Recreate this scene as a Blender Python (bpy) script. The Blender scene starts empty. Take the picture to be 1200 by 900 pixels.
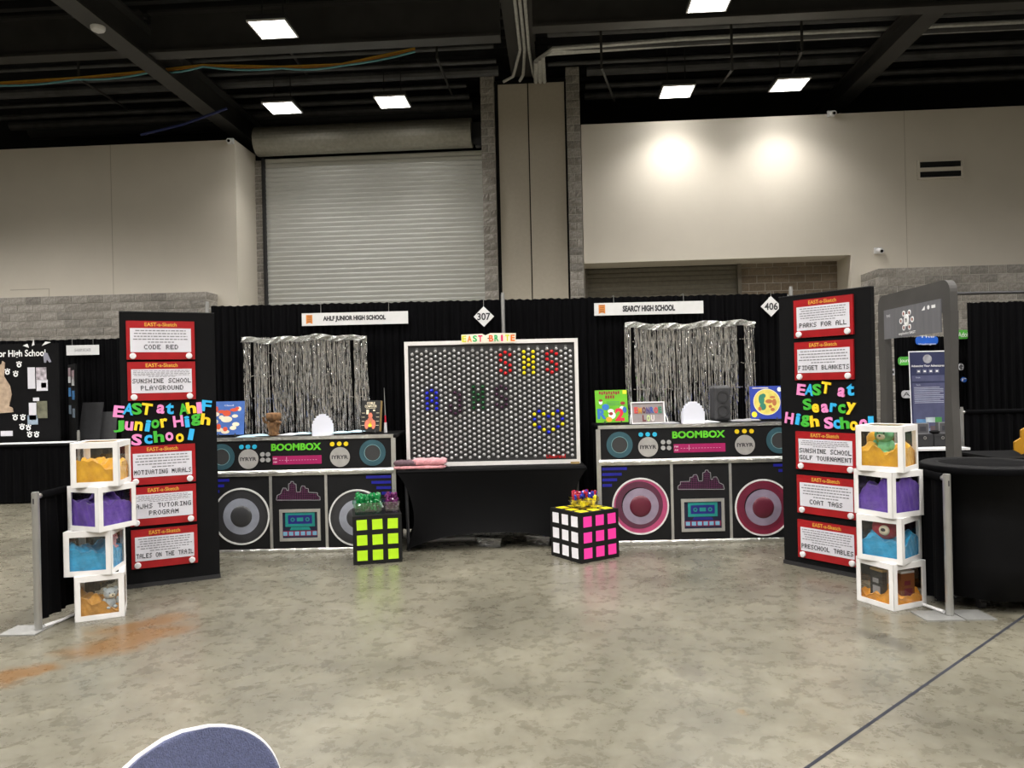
import bpy, math, random
from mathutils import Matrix, Vector
R = math.radians
random.seed(7)
sc = bpy.context.scene
col = sc.collection

# ------------------------------------------------------------------ camera
F, ROLL, CAMH = 880.0, R(1.3), 1.55          # focal length in pixels of a 1200 x 900 frame
cam = bpy.data.cameras.new('camera'); cam.sensor_fit = 'HORIZONTAL'; cam.sensor_width = 36.0
cam.lens = 36.0 * F / 1200.0; cam.clip_end = 200
camo = bpy.data.objects.new('camera', cam); col.objects.link(camo)
camo.matrix_world = Matrix.Translation((0, 0, CAMH)) @ Matrix.Rotation(R(90), 4, 'X') @ Matrix.Rotation(-ROLL, 4, 'Z')
sc.camera = camo
# ------------------------------------------------------------------ world, exposure
w = bpy.data.worlds.new('world'); sc.world = w; w.use_nodes = True
w.node_tree.nodes['Background'].inputs[0].default_value = (0.9, 0.95, 1, 1)
w.node_tree.nodes['Background'].inputs[1].default_value = 0.02
vs = sc.view_settings
vs.view_transform = 'Standard'; vs.look = 'None'; vs.gamma = 1.0; vs.use_curve_mapping = False
vs.exposure = 0.0
LAMP_W = 1500.0
# ------------------------------------------------------------------ pixel helpers
CR, SR = math.cos(ROLL), math.sin(ROLL)
def ray(x, y):
    dx, dy = x - 600.0, y - 450.0
    return Vector(((dx*CR - dy*SR)/F, 1.0, -(dx*SR + dy*CR)/F))
def atD(x, y, D): r = ray(x, y); return Vector((r.x*D, D, CAMH + r.z*D))
def onZ(x, y, z=0.0): r = ray(x, y); t = (z - CAMH)/r.z; return Vector((r.x*t, t, z))
def onPlane(x, y, p, n):
    r = ray(x, y); o = Vector((0, 0, CAMH)); t = (Vector(p) - o).dot(n)/r.dot(n); return o + r*t
BYAW = R(-3.4)
BM = Matrix.Translation((0, 18.5, 0)) @ Matrix.Rotation(BYAW, 4, 'Z')
BI = BM.inverted()
def onB(x, y, N):                               # pixel -> (U, z) on the building plane N
    p = BM @ Vector((0, N, 0)); n = (BM.to_3x3() @ Vector((0, 1, 0)))
    q = BI @ onPlane(x, y, p, n); return q.x, q.z
# ------------------------------------------------------------------ materials
def lin(c): return c/12.92 if c <= 0.04045 else ((c + 0.055)/1.055)**2.4
def C(h): h = h.lstrip('#'); return tuple(lin(int(h[i:i+2], 16)/255) for i in (0, 2, 4))
MATS = {}
def mat(name, c, rough=0.6, metal=0.0, var=0.12, scale=12.0, bump=0.0, bscale=60.0, sheen=0.0, spec=0.5, stretch=(1,1,1), trans=0.0, alpha=1.0, coat=0.0):
    if name in MATS: return MATS[name]
    if isinstance(c, str): c = C(c)
    m = bpy.data.materials.new(name); m.use_nodes = True; nt = m.node_tree; b = nt.nodes['Principled BSDF']
    tc = nt.nodes.new('ShaderNodeTexCoord'); mp = nt.nodes.new('ShaderNodeMapping'); mp.inputs['Scale'].default_value = stretch
    nt.links.new(tc.outputs['Object'], mp.inputs[0])
    nz = nt.nodes.new('ShaderNodeTexNoise'); nz.inputs['Scale'].default_value = scale; nz.inputs['Detail'].default_value = 4
    nt.links.new(mp.outputs[0], nz.inputs['Vector'])
    rp = nt.nodes.new('ShaderNodeValToRGB')
    rp.color_ramp.elements[0].position = 0.3; rp.color_ramp.elements[1].position = 0.7
    rp.color_ramp.elements[0].color = tuple(max(0, k*(1 - var)) for k in c) + (1,)
    rp.color_ramp.elements[1].color = tuple(min(1, k*(1 + var)) for k in c) + (1,)
    nt.links.new(nz.outputs['Fac'], rp.inputs[0]); nt.links.new(rp.outputs[0], b.inputs['Base Color'])
    b.inputs['Roughness'].default_value = rough; b.inputs['Metallic'].default_value = metal
    b.inputs['Specular IOR Level'].default_value = spec
    if sheen: b.inputs['Sheen Weight'].default_value = sheen
    if trans: b.inputs['Transmission Weight'].default_value = trans
    if coat: b.inputs['Coat Weight'].default_value = coat
    if alpha < 1: b.inputs['Alpha'].default_value = alpha
    if bump:
        n2 = nt.nodes.new('ShaderNodeTexNoise'); n2.inputs['Scale'].default_value = bscale; n2.inputs['Detail'].default_value = 5
        nt.links.new(mp.outputs[0], n2.inputs['Vector'])
        bp = nt.nodes.new('ShaderNodeBump'); bp.inputs['Strength'].default_value = bump; bp.inputs['Distance'].default_value = 0.01
        nt.links.new(n2.outputs['Fac'], bp.inputs['Height']); nt.links.new(bp.outputs[0], b.inputs['Normal'])
    MATS[name] = m; return m
def emis(name, c, s):
    m = bpy.data.materials.new(name); m.use_nodes = True; b = m.node_tree.nodes['Principled BSDF']
    b.inputs['Base Color'].default_value = (0.8, 0.8, 0.8, 1)
    b.inputs['Emission Color'].default_value = tuple(c) + (1,); b.inputs['Emission Strength'].default_value = s
    MATS[name] = m; return m
def clear(name, c=(1, 1, 1), gloss=0.08, rough=0.05):
    m = bpy.data.materials.new(name); m.use_nodes = True; nt = m.node_tree; nt.nodes.clear()
    o = nt.nodes.new('ShaderNodeOutputMaterial'); mx = nt.nodes.new('ShaderNodeMixShader')
    t = nt.nodes.new('ShaderNodeBsdfTransparent'); g = nt.nodes.new('ShaderNodeBsdfGlossy')
    t.inputs[0].default_value = tuple(c) + (1,); g.inputs['Roughness'].default_value = rough
    mx.inputs[0].default_value = gloss
    nt.links.new(t.outputs[0], mx.inputs[1]); nt.links.new(g.outputs[0], mx.inputs[2]); nt.links.new(mx.outputs[0], o.inputs[0])
    MATS[name] = m; return m
# ------------------------------------------------------------------ mesh building
class MB:
    def __init__(s): s.v = []; s.f = []
    def add(s, vs_, fs_, M=None):
        o = len(s.v)
        for p in vs_:
            p = Vector(p); s.v.append(tuple(M @ p if M else p))
        for f in fs_: s.f.append(tuple(i + o for i in f))
        return s
    def box(s, cx, cy, cz, sx, sy, sz, M=None):
        a, b, c = sx/2, sy/2, sz/2
        vv = [(cx + i*a, cy + j*b, cz + k*c) for i in (-1, 1) for j in (-1, 1) for k in (-1, 1)]
        return s.add(vv, [(0,1,3,2), (4,6,7,5), (0,4,5,1), (2,3,7,6), (0,2,6,4), (1,5,7,3)], M)
    def bx(s, x0, x1, y0, y1, z0, z1, M=None):
        return s.box((x0+x1)/2, (y0+y1)/2, (z0+z1)/2, x1-x0, y1-y0, z1-z0, M)
    def prism(s, pts, y0, y1, M=None):             # polygon in XZ (ccw seen from -Y) extruded along Y
        n = len(pts)
        vv = [(p[0], y0, p[1]) for p in pts] + [(p[0], y1, p[1]) for p in pts]
        ff = [tuple(range(n)), tuple(reversed(range(n, 2*n)))] + [(i, i+n, (i+1) % n + n, (i+1) % n) for i in range(n)]
        return s.add(vv, ff, M)
    def cyl(s, p0, p1, r0, r1=None, n=12, M=None):
        p0, p1 = Vector(p0), Vector(p1); r1 = r0 if r1 is None else r1
        d = (p1 - p0).normalized(); a = d.orthogonal().normalized(); b = d.cross(a)
        vv = [p0 + (a*math.cos(t) + b*math.sin(t))*r0 for t in [2*math.pi*i/n for i in range(n)]]
        vv += [p1 + (a*math.cos(t) + b*math.sin(t))*r1 for t in [2*math.pi*i/n for i in range(n)]]
        ff = [(i, (i+1) % n, (i+1) % n + n, i+n) for i in range(n)] + [tuple(reversed(range(n))), tuple(range(n, 2*n))]
        return s.add(vv, ff, M)
    def tube(s, pts, r, n=8, M=None):
        pts = [Vector(p) for p in pts]; rings = []; a = None
        for i, p in enumerate(pts):
            d = (pts[min(i+1, len(pts)-1)] - pts[max(i-1, 0)]).normalized()
            if a is None: a = d.orthogonal().normalized()
            a = (a - d*a.dot(d)).normalized(); b = d.cross(a)
            rings += [p + (a*math.cos(2*math.pi*k/n) + b*math.sin(2*math.pi*k/n))*r for k in range(n)]
        m = len(pts)
        ff = [(i*n+k, i*n+(k+1) % n, (i+1)*n+(k+1) % n, (i+1)*n+k) for i in range(m-1) for k in range(n)]
        ff += [tuple(reversed(range(n))), tuple(range((m-1)*n, m*n))]
        return s.add(rings, ff, M)
    def lathe(s, prof, n=24, c=(0, 0, 0), M=None, wob=None):
        vv = []
        for j, (r, z) in enumerate(prof):
            for i in range(n):
                t = 2*math.pi*i/n; rr = r*(1 + (wob(t, z) if wob else 0))
                vv.append((c[0] + rr*math.cos(t), c[1] + rr*math.sin(t), c[2] + z))
        m = len(prof)
        ff = [(j*n+i, j*n+(i+1) % n, (j+1)*n+(i+1) % n, (j+1)*n+i) for j in range(m-1) for i in range(n)]
        if prof[0][0] > 1e-6: ff.append(tuple(reversed(range(n))))
        if prof[-1][0] > 1e-6: ff.append(tuple(range((m-1)*n, m*n)))
        return s.add(vv, ff, M)
    def ring(s, cx, cz, r0, r1, y0, y1, n=32, M=None):   # annulus in XZ, y0 (front) .. y1
        cs = [(math.cos(2*math.pi*i/n), math.sin(2*math.pi*i/n)) for i in range(n)]
        vv = []
        for (r, y) in ((r0, y0), (r1, y0), (r1, y1), (r0, y1)):
            vv += [(cx + r*a, y, cz + r*b) for a, b in cs]
        ff = [(k*n+i, ((k+1) % 4)*n+i, ((k+1) % 4)*n+(i+1) % n, k*n+(i+1) % n) for k in range(4) for i in range(n)]
        return s.add(vv, ff, M)
    def disc(s, cx, cz, r, y0, y1, n=28, rz=None, M=None):
        return s.prism([(cx + r*math.cos(2*math.pi*i/n), cz + (rz or r)*math.sin(2*math.pi*i/n)) for i in range(n)], y0, y1, M)
    def frame(s, x0, x1, z0, z1, b, y0, y1, M=None):
        s.bx(x0, x1, y0, y1, z0, z0+b, M); s.bx(x0, x1, y0, y1, z1-b, z1, M)
        s.bx(x0, x0+b, y0, y1, z0+b, z1-b, M); return s.bx(x1-b, x1, y0, y1, z0+b, z1-b, M)
    def grid(s, fn, nu, nv, M=None):
        vv = [fn(i/nu, j/nv) for j in range(nv+1) for i in range(nu+1)]
        ff = [(j*(nu+1)+i, j*(nu+1)+i+1, (j+1)*(nu+1)+i+1, (j+1)*(nu+1)+i) for j in range(nv) for i in range(nu)]
        return s.add(vv, ff, M)
    def ball(s, c, rx, ry=None, rz=None, n=14, m=9, M=None, wob=None):
        ry = ry or rx; rz = rz or rx
        prof = [(math.sin(math.pi*j/m), -math.cos(math.pi*j/m)) for j in range(m+1)]
        t = MB().lathe(prof, n)
        vv = []
        for p in t.v:
            k = 1 + (wob(p) if wob else 0)
            vv.append((c[0] + p[0]*rx*k, c[1] + p[1]*ry*k, c[2] + p[2]*rz*k))
        return s.add(vv, t.f, M)
    def mesh(s, name, m, smooth=False):
        me = bpy.data.meshes.new(name); me.from_pydata(s.v, [], s.f); me.materials.append(m)
        if smooth: me.polygons.foreach_set('use_smooth', [True]*len(me.polygons))
        me.update(); return me
    def build(s, name, m, parent=None, smooth=False, loc=None, rot=None, bevel=0):
        o = bpy.data.objects.new(name, s.mesh(name, m, smooth)); col.objects.link(o)
        if parent: o.parent = parent
        if loc is not None: o.location = loc
        if rot is not None: o.rotation_euler = rot
        if bevel:
            bv = o.modifiers.new('bevel', 'BEVEL'); bv.width = bevel; bv.segments = 2; bv.limit_method = 'ANGLE'
        return o
def inst(me, name, parent=None, loc=(0, 0, 0), rot=(0, 0, 0), scale=(1, 1, 1)):
    o = bpy.data.objects.new(name, me); col.objects.link(o); o.parent = parent
    o.location = loc; o.rotation_euler = rot; o.scale = scale; return o
def tag(o, label=None, cat=None, group=None, kind=None):
    if label: o['label'] = label
    if cat: o['category'] = cat
    if group: o['group'] = group
    if kind: o['kind'] = kind
    return o
def thing(name, label, cat, loc=(0, 0, 0), rz=0.0, group=None, rot=None):
    o = bpy.data.objects.new(name, None); o.empty_display_size = 0.1; col.objects.link(o)
    o.location = loc; o.rotation_euler = rot or (0, 0, rz); return tag(o, label, cat, group)
def struct(o): o['kind'] = 'structure'; return o
# ------------------------------------------------------------------ lettering
TXT = {}
def text_geo(s, offset=0.0, extrude=0.0):
    k = (s, offset, extrude)
    if k in TXT: return TXT[k]
    cu = bpy.data.curves.new('t', 'FONT'); cu.body = s; cu.size = 1; cu.offset = offset; cu.extrude = extrude; cu.resolution_u = 3
    o = bpy.data.objects.new('t', cu); col.objects.link(o)
    me = bpy.data.meshes.new_from_object(o.evaluated_get(bpy.context.evaluated_depsgraph_get()))
    vv = [tuple(v.co) for v in me.vertices]; ff = [tuple(p.vertices) for p in me.polygons]
    bpy.data.objects.remove(o); bpy.data.curves.remove(cu); bpy.data.meshes.remove(me)
    x0 = min(v[0] for v in vv); x1 = max(v[0] for v in vv); y0 = min(v[1] for v in vv); y1 = max(v[1] for v in vv)
    vv = [((v[0]-(x0+x1)/2)/(x1-x0), (v[1]-(y0+y1)/2)/(y1-y0), v[2]) for v in vv]
    TXT[k] = (vv, ff, (x1-x0)/(y1-y0)); return TXT[k]
def add_text(mb, s, cx, cz, w, h, y, offset=0.0, ext=0.0, rot=0.0, M=None):
    vv, ff, asp = text_geo(s, offset, 0.1 if ext else 0.0)
    if w is None: w = h*asp
    c, sn = math.cos(rot), math.sin(rot)
    pts = [(cx + a*w*c - b*h*sn, y - (z/0.1*ext if ext else 0), cz + a*w*sn + b*h*c) for a, b, z in vv]
    return mb.add(pts, ff, M)
def text(parent, s, cx, cz, w, h, y, m, name='lettering', offset=0.0, ext=0.0, rot=0.0):
    return add_text(MB(), s, cx, cz, w, h, y, offset, ext, rot).build(name, m, parent)
PIX = dict(A='69F99', B='E9E9E', C='78887', D='E999E', E='F8E8F', F='F8E88', G='78B97', H='99F99', I='72227', J='1119E', K='9ACA9', L='8888F',
           M='9FF99', N='9DDB9', O='69996', P='E9E88', Q='699A5', R='E9EA9', S='7861E', T='F2222', U='99996', V='99952', W='99FF9', Y='99622', Z='F124F')
def add_pixel_text(mb, s, cx, cz, w, h, y):
    px, pz = w/(len(s)*5 - 1), h/5
    for i, ch in enumerate(s):
        if ch not in PIX: continue
        for r, hx in enumerate(PIX[ch]):
            b = int(hx, 16)
            k = 0
            while k < 4:
                if b >> (3-k) & 1:
                    k1 = k
                    while k1 < 4 and b >> (3-k1) & 1: k1 += 1
                    x0 = cx - w/2 + (i*5 + k)*px; x1 = cx - w/2 + (i*5 + k1)*px; z1 = cz + h/2 - r*pz
                    mb.bx(x0, x1, y - 0.001, y + 0.001, z1 - pz*0.86, z1); k = k1
                else: k += 1
    return mb
def add_lines(mb, x0, x1, z0, z1, n, y, rnd, centre=True):      # rows of printed words
    for i in range(n):
        z = z1 - (i + 0.5)*(z1 - z0)/n; h = (z1 - z0)/n*0.38
        lw = (x1 - x0)*(rnd.uniform(0.86, 1.0) if i < n-1 else rnd.uniform(0.35, 0.6)); xs = (x0 + x1)/2 - lw/2 if centre else x0
        x = xs
        while x < xs + lw - 0.004:
            ww = min(rnd.uniform(0.012, 0.034), xs + lw - x)
            mb.bx(x, x + ww, y - 0.0006, y + 0.0006, z - h/2, z + h/2); x += ww + 0.006
    return mb
# ------------------------------------------------------------------ palette
M_black = mat('matte_black_board', (0.0045, 0.0045, 0.005), 0.8, spec=0.12)
M_cloth = mat('black_drape_cloth', (0.0022, 0.0022, 0.0027), 0.9, var=0.3, scale=4, stretch=(8, 8, .5), sheen=0.01, spec=0.05)
M_stretch = mat('black_stretch_cloth', (0.002, 0.002, 0.0024), 0.75, spec=0.12)
M_white = mat('white_board', (0.72, 0.72, 0.73), 0.5, var=0.03)
M_card = mat('white_card_box', (0.76, 0.75, 0.74), 0.5, var=0.03)
M_red = mat('glossy_red_board', C('#9c1219'), 0.35, var=0.12, scale=9)
M_paper = mat('grey_white_paper', C('#d3d2da'), 0.6, var=0.03)
M_ink = mat('dark_ink', (0.03, 0.03, 0.035), 0.7)
M_inkg = mat('grey_ink', (0.22, 0.22, 0.24), 0.7)
M_gold = mat('gold_ink', C('#d9a53c'), 0.5)
M_pink = mat('pink_card', C('#f28cc8'), 0.6, var=0.04); M_blue = mat('blue_card', C('#2bb1ea'), 0.6, var=0.04)
M_green = mat('green_card', C('#3fb533'), 0.6, var=0.04); M_yell = mat('yellow_card', C('#ffd21c'), 0.6, var=0.04)
M_alu = mat('brushed_aluminium', (0.46, 0.46, 0.45), 0.4, 0.85, var=0.08, stretch=(30, 30, 1))
M_foil = mat('crumpled_silver_foil', (0.78, 0.78, 0.76), 0.28, 0.95, var=0.08, bump=0.9, bscale=45)
M_tape = mat('silver_tape', (0.60, 0.60, 0.58), 0.35, 0.75, var=0.08)
M_dkmetal = mat('black_painted_steel', (0.016, 0.016, 0.018), 0.5, var=0.25, scale=3)
M_conduit = mat('galvanised_conduit', (0.55, 0.55, 0.53), 0.45, 0.3)
M_glass = clear('clear_plastic_window', (0.93, 0.93, 0.92), 0.06, 0.03)

# ================================================================== SETTING
def floor_mat():
    m = bpy.data.materials.new('polished_concrete'); m.use_nodes = True; nt = m.node_tree; b = nt.nodes['Principled BSDF']
    N = nt.nodes.new; Lk = nt.links.new
    tc = N('ShaderNodeTexCoord')
    def noise(scale, detail, rough=0.6, dist=0.0):
        n = N('ShaderNodeTexNoise'); n.inputs['Scale'].default_value = scale; n.inputs['Detail'].default_value = detail
        n.inputs['Roughness'].default_value = rough; n.inputs['Distortion'].default_value = dist; Lk(tc.outputs['Object'], n.inputs['Vector']); return n
    def ramp(src, a, ca, b_, cb):
        r = N('ShaderNodeValToRGB'); r.color_ramp.elements[0].position = a; r.color_ramp.elements[0].color = ca + (1,)
        r.color_ramp.elements[1].position = b_; r.color_ramp.elements[1].color = cb + (1,); Lk(src, r.inputs[0]); return r
    def mix(fac, a, b_, t='MIX'):
        x = N('ShaderNodeMix'); x.data_type = 'RGBA'; x.blend_type = t
        if hasattr(fac, 'links'): Lk(fac, x.inputs[0])
        else: x.inputs[0].default_value = fac
        for i, s_ in ((6, a), (7, b_)):
            if hasattr(s_, 'links'): Lk(s_, x.inputs[i])
            else: x.inputs[i].default_value = s_ + (1,)
        return x.outputs[2]
    n1 = noise(1.1, 8, 0.65, 0.4); n2 = noise(8, 10, 0.75, 0.3); n3 = noise(14, 6, 0.6)
    base = ramp(n1.outputs['Fac'], 0.32, C('#605d52'), 0.68, C('#848072')).outputs[0]
    spot = ramp(n2.outputs['Fac'], 0.36, C('#857d69'), 0.60, C('#ffffff')).outputs[0]
    c = mix(0.42, base, spot, 'MULTIPLY')
    fine = ramp(n3.outputs['Fac'], 0.3, (0.80, 0.78, 0.74), 0.6, (1.0, 1.0, 1.0)).outputs[0]
    c = mix(0.7, c, fine, 'MULTIPLY')
    # dark oval patches
    vo = N('ShaderNodeTexVoronoi'); vo.inputs['Scale'].default_value = 2.4; Lk(tc.outputs['Object'], vo.inputs['Vector'])
    vr = ramp(vo.outputs['Distance'], 0.10, (0.80, 0.79, 0.76), 0.22, (1, 1, 1)).outputs[0]
    c = mix(0.6, c, vr, 'MULTIPLY')
    # orange spill: elongated blobs with ragged edges
    def blob(px0, px1, wd):
        a, b2 = onZ(*px0), onZ(*px1); mid = (a + b2)/2; L = (b2 - a).length/2; ang = math.atan2(b2.y - a.y, b2.x - a.x)
        mp = N('ShaderNodeMapping'); mp.vector_type = 'TEXTURE'
        mp.inputs['Location'].default_value = (mid.x, mid.y, 0); mp.inputs['Rotation'].default_value = (0, 0, ang); mp.inputs['Scale'].default_value = (L, wd, 1)
        wn = noise(3.5, 6, 0.7); ad = N('ShaderNodeVectorMath'); ad.operation = 'MULTIPLY_ADD'
        ad.inputs[1].default_value = (0.5, 0.5, 0); Lk(wn.outputs['Color'], ad.inputs[0])
        sb = N('ShaderNodeVectorMath'); sb.operation = 'SUBTRACT'; sb.inputs[1].default_value = (0.25, 0.25, 0)
        Lk(tc.outputs['Object'], sb.inputs[0]); Lk(sb.outputs[0], ad.inputs[2])
        Lk(ad.outputs[0], mp.inputs[0])
        fl = N('ShaderNodeVectorMath'); fl.operation = 'MULTIPLY'; fl.inputs[1].default_value = (1, 1, 0); Lk(mp.outputs[0], fl.inputs[0])
        ln = N('ShaderNodeVectorMath'); ln.operation = 'LENGTH'; Lk(fl.outputs[0], ln.inputs[0])
        return ramp(ln.outputs['Value'], 0.45, (1, 1, 1), 1.2, (0, 0, 0)).outputs[0]
    st = None
    for p0, p1, wd in (((55, 775), (236, 727), 0.27), ((-50, 808), (80, 778), 0.20), ((90, 748), (240, 716), 0.16)):
        bl = blob(p0, p1, wd); st = bl if st is None else mix(1.0, st, bl, 'LIGHTEN')
    c = mix(st, c, mix(0.72, c, C('#6f4a1a')))
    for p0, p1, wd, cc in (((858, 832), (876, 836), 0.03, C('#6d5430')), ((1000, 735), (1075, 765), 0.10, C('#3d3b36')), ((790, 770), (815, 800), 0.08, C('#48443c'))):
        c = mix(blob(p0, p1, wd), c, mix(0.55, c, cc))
    Lk(c, b.inputs['Base Color'])
    rr = N('ShaderNodeMapRange'); rr.inputs['To Min'].default_value = 0.2; rr.inputs['To Max'].default_value = 0.36; Lk(n2.outputs['Fac'], rr.inputs['Value'])
    Lk(rr.outputs[0], b.inputs['Roughness']); b.inputs['Specular IOR Level'].default_value = 0.45
    bp = N('ShaderNodeBump'); bp.inputs['Strength'].default_value = 0.06; bp.inputs['Distance'].default_value = 0.01
    Lk(n3.outputs['Fac'], bp.inputs['Height']); Lk(bp.outputs[0], b.inputs['Normal'])
    return m
fl = struct(MB().bx(-24, 24, -14, 24, -0.12, 0).build('floor', floor_mat()))
a, b_ = onZ(945, 900), onZ(1200, 722); d = (b_ - a).normalized(); a -= d*1.5; b_ += d*9
nrm = Vector((-d.y, d.x, 0))*0.008
MB().add([a-nrm, a+nrm, b_+nrm, b_-nrm, a-nrm+Vector((0,0,.001)), a+nrm+Vector((0,0,.001)), b_+nrm+Vector((0,0,.001)), b_-nrm+Vector((0,0,.001))],
         [(4, 7, 6, 5), (0, 1, 2, 3), (0, 4, 5, 1), (2, 6, 7, 3)]).build('control_joint', mat('joint_filler', C('#2a2c33'), 0.7, var=0.3, spec=.1), fl)

M_wall = mat('beige_painted_wall', C('#d3ccbf'), 0.62, var=0.02, scale=1.5)
M_panel = mat('taupe_fabric_panel', C('#b0a899'), 0.7, var=0.03)
M_brick = mat('split_face_block', C('#a8a39c'), 0.9, var=0.28, scale=22, bump=1.0, bscale=30)
BR = {}
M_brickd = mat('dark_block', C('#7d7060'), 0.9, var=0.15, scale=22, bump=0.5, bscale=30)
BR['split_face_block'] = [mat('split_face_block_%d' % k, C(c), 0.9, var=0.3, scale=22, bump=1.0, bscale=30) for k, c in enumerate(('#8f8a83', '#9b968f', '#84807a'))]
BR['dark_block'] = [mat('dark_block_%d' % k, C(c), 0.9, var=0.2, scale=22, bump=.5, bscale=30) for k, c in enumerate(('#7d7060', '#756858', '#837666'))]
M_mortar = mat('grey_mortar', C('#c4c0b8'), 0.9)
M_void = mat('black_void_paint', (0.006, 0.006, 0.007), 0.9)
M_deck = mat('black_roof_deck', (0.022, 0.022, 0.024), 0.75, var=0.3, scale=2)

WT = 7.86; ZB = 3.98
U1 = onB(276, 200, 0)[0]; UO0 = onB(685, 320, 0)[0]; UO1 = onB(997, 300, 0)[0]; ZO = 4.46
def bobj(mb, name, m, kind='structure', **k):
    o = mb.build(name, m, **k); o.matrix_world = BM
    if kind: o['kind'] = kind
    return o
# left beige wall with its return
mb = MB(); mb.bx(-15, U1, 0, 1.3, 0, WT)
wl = bobj(mb, 'wall_back_left', M_wall)
for px in (131,):
    u = onB(px, 250, 0)[0]; MB().bx(u-.008, u+.008, -.004, 0, ZB, WT).build('panel_seam', M_panel, wl)
u0, z0 = onB(58, 339, 0); MB().bx(onB(12, 336, 0)[0], u0, -.004, 0, z0, z0+.02).bx(u0-.02, u0, -.004, 0, z0-.3, z0).build('hatch_outline', M_panel, wl)
# right beige wall around an opening
mb = MB(); ur = onB(682, 200, 0)[0]
mb.bx(ur, UO0, 0, .9, 0, WT); mb.bx(UO0, UO1, 0, .9, ZO, WT); mb.bx(UO1, 15, 0, .9, 0, WT)
wr = bobj(mb, 'wall_back_right', M_wall)
u = onB(1062, 250, 0)[0]; MB().bx(u-.006, u+.006, -.004, 0, ZB, WT).build('panel_seam', M_panel, wr)
# block wall builder
def block_wall(name, u0, u1, n0, n1, z0, z1, m, bl=0.40, bh=0.20, zmin=2.2, umax=99, front=True, side=None, rnd=random.Random(3), proud=0.012, umin=-99):
    core = bobj(MB().bx(u0+.004, u1-.004, n0+.012, n1, z0, z1-.004), name, M_mortar)
    meshes = []
    for k in range(5):
        mm = MB(); nx, nz = 4, 3; r2 = random.Random(k*7+len(name))
        L, H = bl-.018, bh-.016
        mm.grid(lambda a, b: (a*L-L/2, (-proud*r2.uniform(.2, 1.6) if 0 < a < 1 and 0 < b < 1 else -0.002), b*H-H/2), nx, nz)
        o = len(mm.v); mm.v += [(-L/2, .014, -H/2), (L/2, .014, -H/2), (L/2, .014, H/2), (-L/2, .014, H/2)]
        c0, c1, c2, c3 = 0, nx, (nx+1)*(nz+1)-1, (nx+1)*nz
        for q in ((tuple(range(nx, -1, -1)), o, o+1), ): mm.f.append((o, o+1) + q[0])
        mm.f.append((o+2, o+3) + tuple(range(c3, c2+1))); mm.f.append((o+3, o, ) + tuple(i*(nx+1) for i in range(nz+1)))
        mm.f.append((o+1, o+2) + tuple(i*(nx+1)+nx for i in range(nz, -1, -1)))
        meshes.append(mm.mesh('brick', BR[m.name][k % 3]))
    row = 0; z = z1
    while z - bh/2 > max(z0, zmin):
        zc = z - bh/2
        def course(a0, a1, place):
            x = a0 - (bl/2 if row % 2 else 0)
            while x < a1 - .03:
                xa, xb = max(x, a0), min(x+bl, a1)
                if xb - xa > .05: place((xa+xb)/2, (xb-xa)/bl)
                x += bl
        if front:
            def pf(c, sx):
                if umin < c < umax: inst(rnd.choice(meshes), 'brick', core, (c, n0, zc), (0, 0, 0), (sx, 1, 1))
            course(u0, u1, pf)
        if side == 'right': course(n0, n1, lambda c, sx: inst(rnd.choice(meshes), 'brick', core, (u1, c, zc), (0, 0, R(90)), (sx, 1, 1)))
        if side == 'left': course(n0, n1, lambda c, sx: inst(rnd.choice(meshes), 'brick', core, (u0, c, zc), (0, 0, R(-90)), (sx, 1, 1)))
        z -= bh; row += 1
    return core
block_wall('wall_block_base_left', -13.6, onB(242, 345, -.6)[0], -.6, 0, 0, ZB, M_brick, zmin=2.3, side='right')
block_wall('wall_block_base_right', onB(1030, 330, -1.0)[0], 13.6, -1.0, 0.0, 0, ZB, M_brick, zmin=.4, side='left', umax=12.4)
# roll-up door bay
UD0, UD1 = onB(311, 260, 1.25)[0], onB(570, 260, 1.25)[0]
block_wall('wall_bay_jamb', U1-.1, UD0-.06, 1.25, 1.6, 0, 7.7, M_brick, zmin=2.6)
dm = mat('silver_shutter_slats', C('#c6c7c3'), 0.42, 0.3, var=0.05, stretch=(.3, 1, 3))
mb = MB()
NS = 62; zt = 7.75
prof = []
for i in range(NS):
    z = i*zt/NS; prof += [(z, 0), (z + zt/NS*.62, -.02), (z + zt/NS*.85, -.02), (z + zt/NS*.98, 0)]
mb.add([(UD0, 1.3+n, z) for z, n in prof] + [(UD1, 1.3+n, z) for z, n in prof],
       [(i, i+len(prof), i+1+len(prof), i+1) for i in range(len(prof)-1)])
door = bobj(MB().bx(UD0-.05, UD0+.02, 1.18, 1.4, 0, zt).bx(UD1-.02, UD1+.05, 1.18, 1.4, 0, zt), 'door_1', M_dkmetal)
tag(mb.build('shutter_slats', dm, door), kind='stuff')
uh0, zh = onB(301, 166, .75); uh1 = onB(553, 160, .75)[0]
MB().cyl((uh0, .78, zh), (uh1, .78, zh), .37, n=28).build('drum_housing', mat('shutter_hood', C('#8d8a80'), .45, .3), door, smooth=False)
MB().box(uh1+.16, .75, zh, .3, .3, .42).cyl((uh1+.1, .6, zh-.15), (uh1+.1, .9, zh-.15), .13).box(uh1+.2, .66, zh-.3, .2, .2, .2).build('motor', M_dkmetal, door)
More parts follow.
